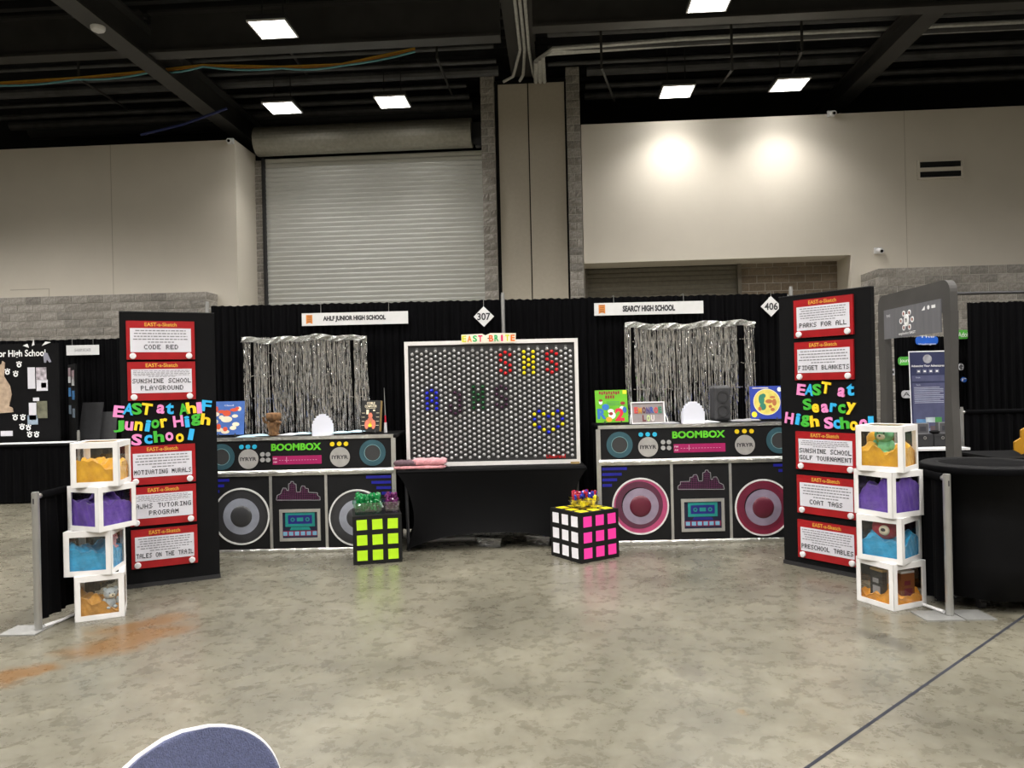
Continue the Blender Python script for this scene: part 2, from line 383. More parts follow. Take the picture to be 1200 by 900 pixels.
# central pier with block strips and folding-wall panels
pz = 9.25
for nm, xa, xb in (('wall_pier_left', 565.5, 581.5), ('wall_pier_right', 666, 682)):
    ua, ub = onB(xa, 230, -.1)[0], onB(xb, 230, -.1)[0]
    block_wall(nm, ua, ub, -.1, 1.5, 0, pz, M_brick, bl=.34, zmin=2.5)
ua, ub = onB(581, 220, .1)[0], onB(667, 220, .1)[0]
mb = MB().bx(ua, ub, .1, .5, 0, 9.05); pier = bobj(mb, 'wall_pier_core', M_void)
pa, pm, pb = onB(586, 220, 0)[0], onB(621, 220, 0)[0], onB(663.5, 220, 0)[0]
MB().bx(pa, pm-.015, 0, .1, 0, 8.93).build('folding_panel', M_panel, pier)
MB().bx(pm+.015, pb, 0, .1, 0, 8.93).build('folding_panel', M_panel, pier)
# recess behind right opening: block wall and dark shutter
ux = onB(868, 320, .9)[0]
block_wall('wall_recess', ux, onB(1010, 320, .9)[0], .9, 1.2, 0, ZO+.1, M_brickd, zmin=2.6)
door2 = bobj(MB().bx(UO0-.1, UO0+.1, .85, 1.1, 0, ZO+.2).bx(ux-.09, ux, .82, 1.1, 0, ZO+.2), 'door_2', mat('grey_door_guide', C('#6d675c'), .6))
prof = []
for i in range(40):
    z = i*4.7/40; prof += [(z, 0), (z+.07, -.02), (z+.1, -.02), (z+.115, 0)]
mb = MB(); u_a, u_b = UO0+.05, ux-.05
mb.add([(u_a, 1.0+n, z) for z, n in prof] + [(u_b, 1.0+n, z) for z, n in prof], [(i, i+len(prof), i+1+len(prof), i+1) for i in range(len(prof)-1)])
tag(mb.build('shutter_slats', mat('dull_shutter', C('#6f6a5e'), .55, .2), door2), kind='stuff')
# far black wall above the bulkheads, far hall walls
bobj(MB().bx(-22, 22, 4.2, 4.5, 0, 10.3), 'wall_far_back', M_void)
struct(MB().bx(-24.3, -24, -14, 24, 0, 10.4).build('wall_far_left', M_panel)); struct(MB().bx(24, 24.3, -14, 24, 0, 10.4).build('wall_far_right', M_panel))
struct(MB().bx(-24, 24, -14.3, -14, 0, 10.4).build('wall_far_front', M_panel))
ceil = struct(MB().bx(-24, 24, -14, 24, 10.3, 10.5).build('ceiling', M_deck))
mb = MB()
for i in range(26): mb.bx(-15, 15, -9+i*.5, -8.85+i*.5, 10.12, 10.3)
o = mb.build('deck_ribs', M_deck, ceil); o.matrix_world = BM; tag(o, kind='stuff')
# ------------------------------------------------------------------ ceiling steel and services
def steel(name, label, mb_, m=M_dkmetal, cat='beam', group=None):
    o = mb_.build(name, m); o.matrix_world = BM; return tag(o, label, cat, group)
def ibeam_n(u, z, wd, h, n0=-22, n1=4.1, t=.05):
    return MB().bx(u-wd/2, u+wd/2, n0, n1, z, z+t).bx(u-.03, u+.03, n0, n1, z+t, z+h-t).bx(u-wd/2, u+wd/2, n0, n1, z+h-t, z+h)
M_beam = mat('grey_black_steel', (0.035, 0.034, 0.033), .5, var=.2, scale=2)
UL = onB(262, 140, 0)[0]; URr = onB(1008, 104, 0)[0]; UC = onB(614, 85, 0)[0]
steel('steel_beam', 'dark roof beam running diagonally above the left beige wall', ibeam_n(UL, 8.25, .42, .68), M_beam, group='roof beams')
steel('steel_beam', 'dark roof beam running back above the right beige wall', ibeam_n(URr, 8.5, .40, .45), M_beam, group='roof beams')
steel('steel_beam', 'wide grey roof beam meeting the top of the taupe folding panels', ibeam_n(UC, 9.1, .62, .9, n1=0), M_beam, group='roof beams')
M_beam2 = M_beam
N1 = -3.7
def ibeam_u(u0, u1, n, z, wd, h): return MB().bx(u0, u1, n-wd/2, n+wd/2, z, z+.05).bx(u0, u1, n-.03, n+.03, z+.05, z+h).bx(u0, u1, n-wd/2, n+wd/2, z+h, z+h+.05)
steel('cross_beam', 'dark cross beam between the left roof beam and the middle beam', ibeam_u(UL+.2, UC-.32, N1, 8.35, .34, .8), M_beam2, group='cross beams')
steel('cross_beam', 'dark cross beam right of the middle roof beam', ibeam_u(UC+.32, 14, N1-.3, 8.35, .3, .8), M_beam2, group='cross beams')
steel('cross_beam', 'dark cross beam at the upper left corner of the picture', ibeam_u(-14, UL-.2, N1+.4, 8.6, .34, .8), M_beam2, group='cross beams')
M_pipe = mat('black_service_pipe', (0.055, 0.055, 0.057), .55, var=.3, scale=3)
rnd = random.Random(5)
for i in range(13):
    n = -2.6 + i*.36; r = rnd.choice((.05, .07, .09, .12)); z = 8.97 + r + rnd.choice((0, .02, .04))
    sd = ('left', 'right')[i % 2]
    ua_, ub_ = {'left': (-14, -1.0 if n > -.4 else UC-.6), 'right': (2.0 if n > -.4 else UC+.6, 14)}[sd]
    words = ['first', 'second', 'third', 'fourth', 'fifth', 'sixth', 'seventh', 'eighth', 'ninth', 'tenth', 'eleventh', 'twelfth', 'thirteenth']
    steel('service_pipe', 'black service pipe under the roof deck, %s counted from the front' % words[i], MB().cyl((ua_, n, z), (ub_, n, z), r, n=10), M_pipe, 'pipe', 'service pipes under the roof')
# s-bend pipes beside the middle beam
for sgn, side in ((-1, 'left'), (1, 'right')):
    for k in range(4):
        u = UC + sgn*(1.1 + k*.42); z = 9.2
        z = 9.5; nk = -3.4+.36*(3-k); pts = [(u, -5.4, z+.45), (u, -5.2, z+.1), (u, -5.0, z), (u, nk-.3, z), (u+sgn*.08, nk-.08, z), (u+sgn*.3, nk, z), (u+sgn*(2.6-.42*k), nk, z)]
        steel('bent_pipe', 'thick bent black pipe %s of the middle roof beam, %s from it' % (side, words[k]), MB().tube(pts, .15, 10), M_pipe, 'pipe', 'bent pipes')
steel('air_duct', 'large round black air duct at the upper left edge of the ceiling', MB().cyl((-14, -6.2, 9.6), (UC-.6, -6.2, 9.6), .5, n=24), mat('black_duct', (.02, .02, .02), .6), 'duct', 'air ducts')
steel('air_duct', 'large round black air duct at the upper right edge of the ceiling', MB().cyl((UC+.6, -6.2, 9.6), (14, -6.2, 9.6), .48, n=24), MATS['black_duct'], 'duct', 'air ducts')
steel('air_duct', 'thin bundle duct of black sheet above the left shutter', MB().cyl((-14, 2.6, 9.3), (UC-.6, 2.6, 9.3), .3, n=16), MATS['black_duct'], 'duct', 'air ducts')
# light conduits on the middle beam and to the right
def Bp(x, y, N): u, z = onB(x, y, N); return (u, N, z)
for k in range(3):
    o_ = k*.11
    steel('conduit', ['left', 'centre', 'right'][k] + ' grey conduit running along the middle roof beam underside',
          MB().tube([(UC-.02+o_*.9, -12, 9.05), (UC-.02+o_*.9, -1.6, 9.05), (UC-.25+o_*2.2, -.35, 8.98+.02*k), (UC-.5+o_*3.6, -.15, 8.94)], .035, 8), M_conduit, 'conduit', 'conduits on the middle beam')
for k in range(3):
    n = -1.4 - .1*k
    p = [Bp(628+5*k, 96, -.2)] + [Bp(628+4*k, 72-3*k, -1.6)] + [Bp(640+4*k, 63-3*k, n)] + [Bp(800, 52-3.2*k, n)] + [Bp(1260, 29-3.4*k, n)]
    steel('conduit', ['lowest', 'middle', 'topmost'][k] + ' of three grey conduits running right across the dark ceiling', MB().tube(p, .05, 8), M_conduit, 'conduit', 'conduits to the right')
for c_, nm, dy, lab in ((C('#b08a20'), 'yellow_cable', 0, 'yellow cable sagging in swags across the left ceiling'), (C('#a06a18'), 'orange_cable', 2, 'orange cable sagging just below the yellow one'), (C('#5f9aa0'), 'teal_cable', 5, 'pale teal cable sagging under the yellow cable')):
    pts = []
    kx = [(-20, 98), (90, 91), (175, 83), (238, 76), (330, 78), (400, 75), (508, 52)]
    for (xa, ya), (xb, yb) in zip(kx, kx[1:]):
        for t in range(5):
            f = t/5; pts.append(Bp(xa+(xb-xa)*f, ya+(yb-ya)*f + dy*(.4+math.sin(math.pi*f)*.6), -2.85))
    steel(nm, lab, MB().tube(pts, .022, 6), mat(nm+'_jacket', c_, .5), 'cable', 'ceiling cables')
for k, (pa_, pb_) in enumerate((((165, 158), (266, 127)), ((0, 62), (140, 55)))):
    steel('blue_cable', ['blue data cable slanting up above the left beige wall', 'blue data cable near the upper left picture edge'][k],
          MB().tube([Bp(*pa_, -1), Bp((pa_[0]+pb_[0])/2, (pa_[1]+pb_[1])/2+3, -1), Bp(*pb_, -1)], .03, 6), mat('blue_jacket', (.01, .02, .12), .5), 'cable', 'ceiling cables')
# hanger rods: thin diagonal struts between pipes
for k, (xa, ya, xb, yb) in enumerate(((92, 92, 150, 128), (338, 58, 360, 88), (512, 68, 530, 112), (940, 60, 925, 95), (858, 82, 842, 102), (705, 80, 720, 118))):
    steel('strut', ['black strut above the left beige wall', 'black strut left of the middle shutter light', 'black strut beside the bent pipes on the left', 'black strut above the rightmost wall light', 'black strut between the two right wall lights', 'black strut right of the block pier top'][k],
          MB().tube([Bp(xb, yb, .5), Bp(xa, ya, -2.5), Bp(xa, ya, -2.5)[:2] + (10.27,)], .03, 6), M_beam, 'strut', 'ceiling struts')
# ------------------------------------------------------------------ high-bay lights
M_lens = emis('led_lens', (1.0, 0.97, 0.92), 18.0)
def lamp(loc, label, rz, size=.72, power=1.0, group='high bay lights in view', spot=130, blend=.95):
    t = thing('high_bay_light', label, 'light', loc, rz, group)
    MB().bx(-size/2, size/2, -size/2, size/2, .03, .12).build('housing', M_dkmetal, t)
    MB().frame(-size/2, size/2, -size/2, size/2, .03, 0, .03, Matrix.Rotation(R(-90), 4, 'X') @ Matrix.Translation((0, -.03, 0))).build('rim', M_white, t)
    MB().bx(-size/2+.03, size/2-.03, -size/2+.03, size/2-.03, 0.005, .03).build('lens', M_lens, t)
    MB().cyl((-.2, 0, .12), (-.2, 0, 2.05), .012, n=6).cyl((.2, 0, .12), (.2, 0, 2.05), .012, n=6).build('hanger', M_dkmetal, t)
    ld = bpy.data.lights.new('lamp', 'SPOT'); ld.energy = LAMP_W*power; ld.color = (1.0, .965, .915); ld.spot_size = R(spot); ld.spot_blend = blend; ld.shadow_soft_size = .3
    lo = bpy.data.objects.new('lamp_light', ld); col.objects.link(lo); lo.parent = t; lo.location = (0, 0, -.01)
    return t
ZL = 8.2
for (x, y), lab in (((331, 127), 'lit square ceiling light, left one of two above the shutter door'), ((460, 120), 'lit square ceiling light, right one of two above the shutter door'),
                    ((793, 108), 'lit square ceiling light just right of the block pier'), ((925, 100), 'lit square ceiling light above the bright right wall patch'),
                    ((320, 35), 'large lit square ceiling light at upper left'), ((832, 3), 'large lit square ceiling light cut by the top edge')):
    p = onZ(x, y, ZL); lamp((p.x, p.y, ZL), lab, BYAW, .72 if y < 60 else .74, 1.5 if y < 60 else .47)
for j, Y in enumerate((10.2, 6.7, 3.2, -.3, -4, -8)):
    for X in (-13.5, -9.0, -4.6, -.3, 3.7, 8.2, 12.7):
        lamp((X, Y, ZL), 'added unseen ceiling light brightening the left beige wall', 0, .72, .62, 'high bay lights outside the picture', 150, .55)

for X in (-15.2, -11.2): lamp((X, 13.9, ZL), 'added unseen ceiling light brightening the left beige wall', 0, .72, .8, 'high bay lights outside the picture', 140, .55)  # extra pair out of view, added to brighten the left beige wall
# wall devices
def bpos(x, y, N): u, z = onB(x, y, N); return BM @ Vector((u, N, z))
for (x, y, lab) in ((271, 166, 'small white camera at the top corner of the left beige wall'), (973, 134, 'small white camera high on the right beige wall'), (1028, 294, 'small white camera low on the right beige wall')):
    t = thing('wall_camera', lab, 'camera', bpos(x, y, 0), BYAW, 'wall cameras')
    MB().box(0, -.03, 0, .16, .06, .14).build('bracket', M_white, t); MB().cyl((0, -.06, 0), (.02, -.2, -.04), .06, n=14).build('body', M_white, t)
    MB().cyl((.02, -.2, -.04), (.021, -.21, -.042), .035, n=12).build('eye', M_black, t)
p = Bp(70, 12, -5.6); t = thing('smoke_detector', 'white round smoke detector under the left roof beam', 'detector', BM @ Vector((UL, -5.2, 8.25)))
MB().lathe([(.05, -.1), (.11, -.07), (.13, -.03), (.13, 0)], 18).build('body', M_white, t); MB().lathe([(.02, -.115), (.05, -.1)], 12).build('sensor_cap', M_white, t)
ua, za = onB(1075, 211, 0); ub, zb = onB(1128, 186, 0)
t = thing('wall_vent', 'recessed rectangular vent grille high on the right beige wall', 'vent', BM @ Vector(((ua+ub)/2, 0, (za+zb)/2)), BYAW)
hw, hh = (ub-ua)/2, (zb-za)/2
MB().bx(-hw, hw, -.006, .0, -hh, hh).build('dark_back', M_void, t); MB().frame(-hw, hw, -hh, hh, .045, -.05, -.006).build('frame', M_wall, t)
MB().bx(-hw+.04, hw-.04, -.04, -.006, -.045, .045).build('slat', M_wall, t)

# ================================================================== BOOTH
def drape_fn(x0, y0, x1, y1, z0, z1, folds, amp, seed, top_amp=.35):
    rnd = random.Random(seed); ph = [rnd.uniform(0, 6.28) for _ in range(6)]
    L = math.hypot(x1-x0, y1-y0); ux, uy = (x1-x0)/L, (y1-y0)/L; nx, ny = uy, -ux
    def fn(a, b):
        k = top_amp + (1 - top_amp)*min(1, (1-b)*2.5)
        s_ = 2*math.pi*folds*a
        d_ = amp*k*(math.sin(s_ + 1.2*math.sin(s_*.23 + ph[0])) + .55*math.sin(s_*1.73 + ph[1]) + .35*math.sin(s_*.41 + ph[2] + b))
        zt_ = z1 + .003*math.sin(a*47 + ph[3]) + .004*math.sin(a*231 + ph[4])
        return (x0 + ux*L*a + nx*d_, y0 + uy*L*a + ny*d_, z0 + (zt_ - z0)*b)
    return fn
def drape(name, label, p0, p1, z0, z1, folds, amp=.018, seed=1, res=None, cat='curtain', group=None, m=None, sleeve=False):
    mb = MB().grid(drape_fn(p0[0], p0[1], p1[0], p1[1], z0, z1, folds, amp, seed), res or int(folds*8), 8)
    if sleeve: mb.cyl((p0[0], p0[1], z1-.005), (p1[0], p1[1], z1-.005), .026, n=12)
    return tag(mb.build(name, m or M_cloth, smooth=True), label, cat, group)
YD = 8.0; ZD = 2.45
XC = atD(587, 400, YD).x; XL, XR = XC-3.08, XC+3.06
drape('backdrop_curtain', 'black pleated backdrop curtain behind the left boombox counter', (XL, YD), (XC, YD), .03, ZD, 46, seed=2, group='booth backdrop curtains')
drape('backdrop_curtain', 'black pleated backdrop curtain behind the right boombox counter', (XC, YD), (XR, YD), .03, ZD, 46, seed=5, group='booth backdrop curtains')
def pole(label, x, y, h, z1=None, r=.02, base=True, name='upright_pole', rz=0, group='pipe uprights'):
    t = thing(name, label, 'pole', (x, y, 0), rz, group)
    MB().cyl((0, 0, .012), (0, 0, h), r, n=14).build('tube', M_alu, t, smooth=False)
    MB().cyl((0, 0, h), (0, 0, h+.02), r*.8, n=12).build('cap', M_alu, t)
    if base: MB().bx(-.2, .2, -.2, .2, 0, .012).build('base_plate', M_alu, t)
    return t
pole('slim aluminium upright in the middle of the black backdrop', XC+.03, YD-.045, ZD+.05, base=False)
pole('slim aluminium upright at the left end of the black backdrop', XL-.04, YD, ZD+.03)
pole('slim aluminium upright at the right end of the black backdrop', XR+.04, YD, ZD+.05)
for k, (a_, b2) in enumerate(((XL-.02, XC), (XC, XR+.02))):
    o = MB().cyl((a_, YD+.035, ZD-.03), (b2, YD+.035, ZD-.03), .02, n=10).build('crossbar', M_alu)
    tag(o, 'aluminium crossbar along the top of the %s backdrop curtain' % ('left', 'right')[k], 'pole', 'backdrop crossbars')
# hanging signs
M_badge = mat('orange_badge', C('#d98a3d'), .6)
M_sign = mat('grey_white_sign', C('#d6d6d6'), .5, var=.03)
def hang_sign(label, txt, x0, y0, x1, y1, D, tx0, tx1):
    a = atD(x0, y1, D); b = atD(x1, y0, D); c = (a+b)/2; W, H = b.x-a.x, b.z-a.z
    H -= abs(W)*math.tan(ROLL) if False else 0
    t = thing('hanging_sign', label, 'sign', (c.x, D, c.z), 0, 'white name signs')
    MB().bx(-W/2, W/2, -.004, .004, -H/2, H/2).build('board', M_sign, t)
    if txt:
        text(t, txt, (tx0+tx1)/2*W - W/2, 0, (tx1-tx0)*W, H*.5, -.0055, M_ink, offset=.055)
        MB().prism([(-W*.46, -H*.36), (-W*.43, -H*.26), (-W*.40, -H*.36), (-W*.40, H*.36), (-W*.46, H*.36)], -.0055, -.004).build('badge', M_badge, t)
        mb = MB()
        for k in range(4): mb.bx(-W*.45, -W*.41, -.0065, -.0055, H*(.24-.15*k), H*(.30-.15*k))
        mb.build('badge_print', mat('brown_print', C('#8a4a1c'), .6), t)
    for s_ in (-.32, .32): MB().tube([(s_*W, 0, H/2-.01), (s_*W, 0, ZD-c.z+.012), (s_*W, .12, ZD-c.z+.012)], .0025, 5).build('hook', M_alu, t)
    return t
hang_sign('white hanging sign reading AHLF JUNIOR HIGH SCHOOL', 'AHLF JUNIOR HIGH SCHOOL', 354, 364.5, 478, 382, YD-.08, .2, .79)
hang_sign('white hanging sign reading SEARCY HIGH SCHOOL', 'SEARCY HIGH SCHOOL', 696.5, 352.5, 824, 370, YD-.08, .26, .74)
def diamond(label, num, x, y, r):
    c = atD(x, y, YD-.08); s = r/F*(YD-.08)
    t = thing('booth_number', label, 'sign', c, 0, 'diamond booth numbers')
    MB().prism([(0, -s), (s, 0), (0, s), (-s, 0)], -.004, .004).build('board', M_sign, t)
    text(t, num, 0, 0, s*1.3, s*.72, -.0055, M_ink, offset=.025)
    MB().tube([(0, 0, s-.01), (0, 0, ZD-c.z+.012), (0, .12, ZD-c.z+.012)], .0025, 5).build('string', M_alu, t)
diamond('white diamond number sign hanging above the peg board', '307', 567, 371, 12)
diamond('white diamond number sign hanging beside the right tall board', '406', 903.5, 359, 12)
# tinsel curtains
M_tin = mat('silver_tinsel', (0.95, 0.95, 0.94), 0.16, 0.9, var=.1, scale=30)
def tinsel(label, x0, x1, ytop, ybot, seed, gaps):
    rnd = random.Random(seed); D = YD-.14
    a = atD(x0, ytop, D); b = atD(x1, ytop, D); W = b.x-a.x; zt = (a.z+b.z)/2; zb = atD((x0+x1)/2, ybot, D).z; H = zt-zb
    t = thing('tinsel_curtain', label, 'curtain', ((a.x+b.x)/2, D, zb), 0, 'silver foil fringe curtains')
    mb = MB(); n = int(W/.0078)
    for layer in range(2):
        for i in range(n):
            x = -W/2 + (i + rnd.uniform(.1, .9))*W/n
            f = (x + W/2)/W
            gp = 0
            for g0, g1, gz in gaps:
                if g0 < f < g1: gp = gz
            if layer == 1 and rnd.random() < .45: continue
            if gp and rnd.random() < .85: continue
            ztop = H*(.985 + .01*math.sin(f*9)); zlow = rnd.uniform(-.02, .03) if rnd.random() < .72 else rnd.uniform(.08, .6)*H
            ang = rnd.uniform(-.6, .6); tw = rnd.uniform(-.5, .5); hw = rnd.uniform(.0028, .0056); m = 26
            drift = rnd.gauss(0, .008); y = -.03*layer + rnd.uniform(-.012, .012)
            vv = []
            for j in range(m+1):
                q = j/m; ang = ang*.6 + rnd.gauss(0, .7); z = ztop + (zlow - ztop)*q
                xx = x + drift*q + .003*math.sin(q*9 + i); yy = y + .006*math.sin(q*7 + i*1.7)
                vv += [(xx - hw*math.cos(ang), yy - hw*math.sin(ang), z), (xx + hw*math.cos(ang), yy + hw*math.sin(ang), z)]
            mb.add(vv, [(2*j, 2*j+1, 2*j+3, 2*j+2) for j in range(m)])
    tag(mb.build('foil_strands', M_tin, t), kind='stuff')
    mb = MB()
    def hd(u, v):
        z = H*(1.0 - .055*v) + .012*math.sin(u*8+seed) + .010*math.sin(u*23)
        return (-W/2 + W*u, -.05 + .02*math.sin(u*61+v*5) + .012*math.sin(u*140+v*11), z)
    mb.grid(hd, 90, 5); mb.build('gathered_top', M_foil, t)
    mb = MB()
    for q in range(3):
        for i in range(46): mb.box(-W/2 + rnd.uniform(0, W), -.05, H*(.83-.23*q)+rnd.uniform(-.006, .006), .016, .003, .006)
    tag(mb.build('foil_crinkles', M_tin, t), kind='stuff')
    return t
tinsel('silver foil fringe curtain behind the left counter', 284.5, 429.5, 394, 508, 3, [(.06, .09, 1), (.21, .23, 1), (.87, .9, 1)])
tinsel('silver foil fringe curtain behind the right counter', 731.5, 883, 378, 500, 8, [(.87, .93, 1), (.05, .07, 1)])

# ------------------------------------------------------------------ boombox counters
TE = mat('teal_ring', C('#2f5560'), .55); TEL = mat('pale_teal_line', C('#7fa5a8'), .5); DKG = mat('dark_grey_card', C('#353536'), .6, var=.06)
PAN = mat('black_painted_panel', C('#141416'), .6, var=.15, spec=.25)
CY = mat('cyan_button', C('#2fb4dc'), .45); YB = mat('yellow_button', C('#f0cf1a'), .45); SB = mat('silver_button', C('#b9b9b9'), .4, .3)
KN = mat('grey_knob_card', C('#a8a5a2'), .5); MG = mat('magenta_strip', C('#a3125c'), .5, var=.1); NG = mat('neon_green_card', C('#66cf2e'), .5, var=.1)
NB = mat('navy_stripe', C('#14148c'), .5, var=.2); LINE = mat('grey_line', C('#8d8d90'), .6); GRIDM = mat('plum_grid', C('#6d2a5c'), .6)
CAS = mat('cassette_teal', C('#14807a'), .5); CASB = mat('cassette_navy', C('#181a70'), .5); CASBG = mat('cassette_back', C('#0e1130'), .5); CASR = mat('plum_key', C('#7a1740'), .5); CASK = mat('pale_blue_key', C('#6fa3c0'), .5)
def boombox(label, X, Y, W, H, scheme, rz=0, sx=1.0):
    t = thing('boombox_counter', label, 'counter', (X, Y, 0), rz, 'boombox shaped counters')
    kz = H/1.13
    def L(cx, cy):
        yy = cy + .0227*(cx-672); return (cx-672)/592*sx, (757-yy)/592*kz
    MB().bx(-W/2+.02, W/2-.02, .02, .64, .0, H-.02).build('table_body', M_stretch, t)
    MB().bx(-W/2+.005, W/2+.03, .0, .66, H-.035, H).build('table_top', M_stretch, t, bevel=.012)
    zm = L(672, 277)[1]
    MB().bx(-W/2, W/2, .0, .02, zm, H).build('upper_panel', PAN, t)
    MB().bx(-W/2, W/2, .0, .02, .0, zm).build('lower_panel', PAN, t)
    f = MB()
    f2 = .010
    MB().bx(-W/2, W/2, -.012, .03, H-.028, H+.004).build('top_foil', M_foil, t)
    MB().grid(lambda a, b: (-W/2+W*a, -.016-.008*math.sin(math.pi*b)+.003*math.sin(a*90), zm-.055+.055*b), 60, 4).build('middle_foil', M_foil, t)
    MB().grid(lambda a, b: (-W/2+W*a, -.014-.006*math.sin(math.pi*b)+.003*math.sin(a*70), .0+.04*b), 60, 3).build('bottom_foil', M_foil, t)
    for s in (-1, 1): MB().bx(s*W/2-.02, s*W/2+.02, -.012, .02, 0.0, H-.03).build('side_trim', M_tape, t)
    for cx in (511, 840):
        x = L(cx, 500)[0]; MB().bx(x-.0125, x+.0125, -.010, 0, .04, zm-.055).build('divider', M_tape, t)
    # tweeters
    for cx, cy in ((223, 205), (1121, 180)):
        x, z = L(cx, cy); r = MB().ring(x, z, .078, .124, -.006, 0, 36).build('tweeter_ring', TE, t); MB().ring(x, z, .075, .079, -.008, 0, 36).build('thin_line', TEL, r); MB().disc(x, z, .075, -.004, 0).build('tweeter_disc', DKG, r)
    for cx, cy in ((343, 147), (382, 146), (421, 146)): x, z = L(cx, cy); MB().disc(x, z, .021, -.012, 0, 16).build('blue_button', CY, t)
    for cx, cy in ((883, 130), (925, 128), (965, 128)): x, z = L(cx, cy); MB().disc(x, z, .021, -.012, 0, 16).build('yellow_button', YB, t)
    for cx, cy in ((467, 190), (500, 190), (467, 222), (500, 222)): x, z = L(cx, cy); MB().disc(x, z, .021, -.012, 0, 16).build('silver_button', SB, t)
    for cx, cy in ((383, 217), (927, 205)):
        x, z = L(cx, cy); k = MB().disc(x, z, .094, -.008, 0, 32).build('dial', KN, t); text(k, 'IYRYR', x, z, .155, .036, -.0092, M_ink, offset=.03)
    x, z = L(668, 146); text(t, 'BOOMBOX', x, z, .5*sx, .068, -.004, NG, 'title_lettering', offset=.035, ext=.003)
    x, z = L(672, 222); st = MB().bx(x-.245*sx, x+.245*sx, -.005, 0, z-.04, z+.04).build('tuner_strip', MG, t)
    mb = MB(); add_text(mb, 'FM', x-.222*sx, z+.016, .036, .016, -.0062, offset=.02); add_text(mb, 'AM', x-.222*sx, z-.016, .036, .016, -.0062, offset=.02)
    mb.bx(x-.102, x-.098, -.0062, -.005, z-.02, z+.03)
    for k in range(14): mb.bx(x-.18*sx+k*.028*sx, x-.166*sx+k*.028*sx, -.0062, -.005, z-.002, z+.001)
    mb.build('tuner_print', mat('pale_pink_print', C('#e6c8d6'), .6), st)
    # navy stripes
    for s in (-1, 1):
        for k, wd in enumerate((.235, .185, .14, .09)):
            z = zm - .075 - k*.052; x0 = s*(W/2-.03); MB().bx(min(x0, x0-s*wd), max(x0, x0-s*wd), -.003, 0, z-.026, z).build('navy_stripe', NB, t)
    # skyline
    def K(cx, cy): return L(cx, cy)
    sky = [(545, 455), (545, 437), (560, 427), (560, 412), (612, 410), (614, 388), (630, 386), (634, 374), (652, 372), (658, 384), (662, 408), (684, 408), (686, 362), (698, 360), (702, 347), (716, 347), (720, 358), (730, 360), (732, 400), (742, 398), (745, 386), (764, 385), (772, 400), (778, 418), (800, 428), (805, 450), (805, 455)]
    if scheme == 'grey': sky = [(1348-a, b) for a, b in sky][::-1]
    pts = [K(*p) for p in sky]
    sk = MB()
    for (xa, za), (xb, zb) in zip(pts, pts[1:] + pts[:1]):
        d_ = Vector((xb-xa, 0, zb-za)); 
        if d_.length < .002: continue
        nn = Vector((-d_.z, 0, d_.x)).normalized()*.003; A, B = Vector((xa, -.003, za)), Vector((xb, -.003, zb))
        sk.add([A-nn, B-nn, B+nn, A+nn], [(0, 1, 2, 3)]); 
    so = sk.build('skyline_outline', LINE, t)
    gm = MB(); top = {}
    xs0, xs1 = min(p[0] for p in pts), max(p[0] for p in pts); zs0 = min(p[1] for p in pts)
    def hgt(x):
        best = zs0
        for (xa, za), (xb, zb) in zip(pts, pts[1:]):
            lo, hi = min(xa, xb), max(xa, xb)
            if lo <= x <= hi and hi-lo > 1e-5: best = max(best, za + (zb-za)*(x-xa)/(xb-xa))
        return best
    x = xs0+.012
    while x < xs1-.01:
        h = hgt(x)
        if h-zs0 > .01: gm.bx(x-.0012, x+.0012, -.0022, 0, zs0, h-.004)
        z = zs0+.018
        while z < min(hgt(x), hgt(x+.016))-.006: gm.bx(x, x+.017, -.0022, 0, z-.0012, z+.0012); z += .018
        x += .017
    gm.build('skyline_grid', GRIDM, so)
    # cassette window
    xa, za = L(560, 690); xb, zb = L(803, 508)
    xa, xb = (xa+xb)/2-.205*sx, (xa+xb)/2+.205*sx; za, zb = (za+zb)/2-.155*kz, (za+zb)/2+.155*kz
    cf = MB().frame(xa, xb, za, zb, .028, -.014, 0).build('cassette_frame', M_tape, t)
    MB().bx(xa+.028, xb-.028, -.003, 0, za+.028, zb-.028).build('cassette_back', CASBG, cf)
    cx, cz = (xa+xb)/2, (za+zb)/2 + .03
    MB().frame(cx-.14, cx+.14, cz-.045, cz+.09, .026, -.006, -.003).build('cassette_body', CAS, cf)
    MB().bx(cx-.114, cx+.114, -.005, -.003, cz-.019, cz+.064).build('cassette_label', CASB, cf)
    MB().ring(cx-.07, cz+.022, .010, .02, -.007, -.005, 14).ring(cx+.07, cz+.022, .010, .02, -.007, -.005, 14).bx(cx-.03, cx+.03, -.007, -.005, cz+.005, cz+.04).build('cassette_reels', CAS, cf)
    MB().prism([(cx-.1, cz-.078), (cx+.1, cz-.078), (cx+.085, cz-.05), (cx-.085, cz-.05)], -.006, -.003).build('cassette_foot', CAS if scheme == 'grey' else CASB, cf)
    MB().bx(cx-.172, cx+.172, -.005, -.003, cz-.135, cz-.085).build('key_strip', CASR, cf)
    for k in range(6): MB().bx(cx-.163+k*.056, cx-.123+k*.056, -.008, -.005, cz-.128, cz-.092).build('key', CASK, cf)
    # woofers
    if scheme == 'grey': cols = ['#d8d8d6', '#2c2c2e', '#303033', '#9fa3b0', '#38383a']
    else: cols = ['#dcd8d8', '#b0456f', '#5a2b40', '#9d8fa4', '#5d1f30']
    for q, (px, py) in enumerate(((333, 550), (1030-8, 557))):
        x, z = L(px, py)
        cc = list(cols)
        if scheme != 'grey' and q == 1: cc[1] = '#7b1c38'; cc[2] = '#6a1c34'
        g = MB().ring(x, z, .255, .270, -.010, 0, 48).build('woofer_rim', mat('rim'+cc[0], C(cc[0]), .45), t)
        off = .012 if scheme != 'grey' else 0
        MB().ring(x, z, .200, .256, -.004, 0, 48).build('woofer_surround', mat('sur'+cc[1], C(cc[1]), .5), g)
        MB().ring(x-off, z+off, .168, .225, -.0055, 0, 48).build('woofer_ring', mat('rg'+cc[2], C(cc[2]), .5), g)
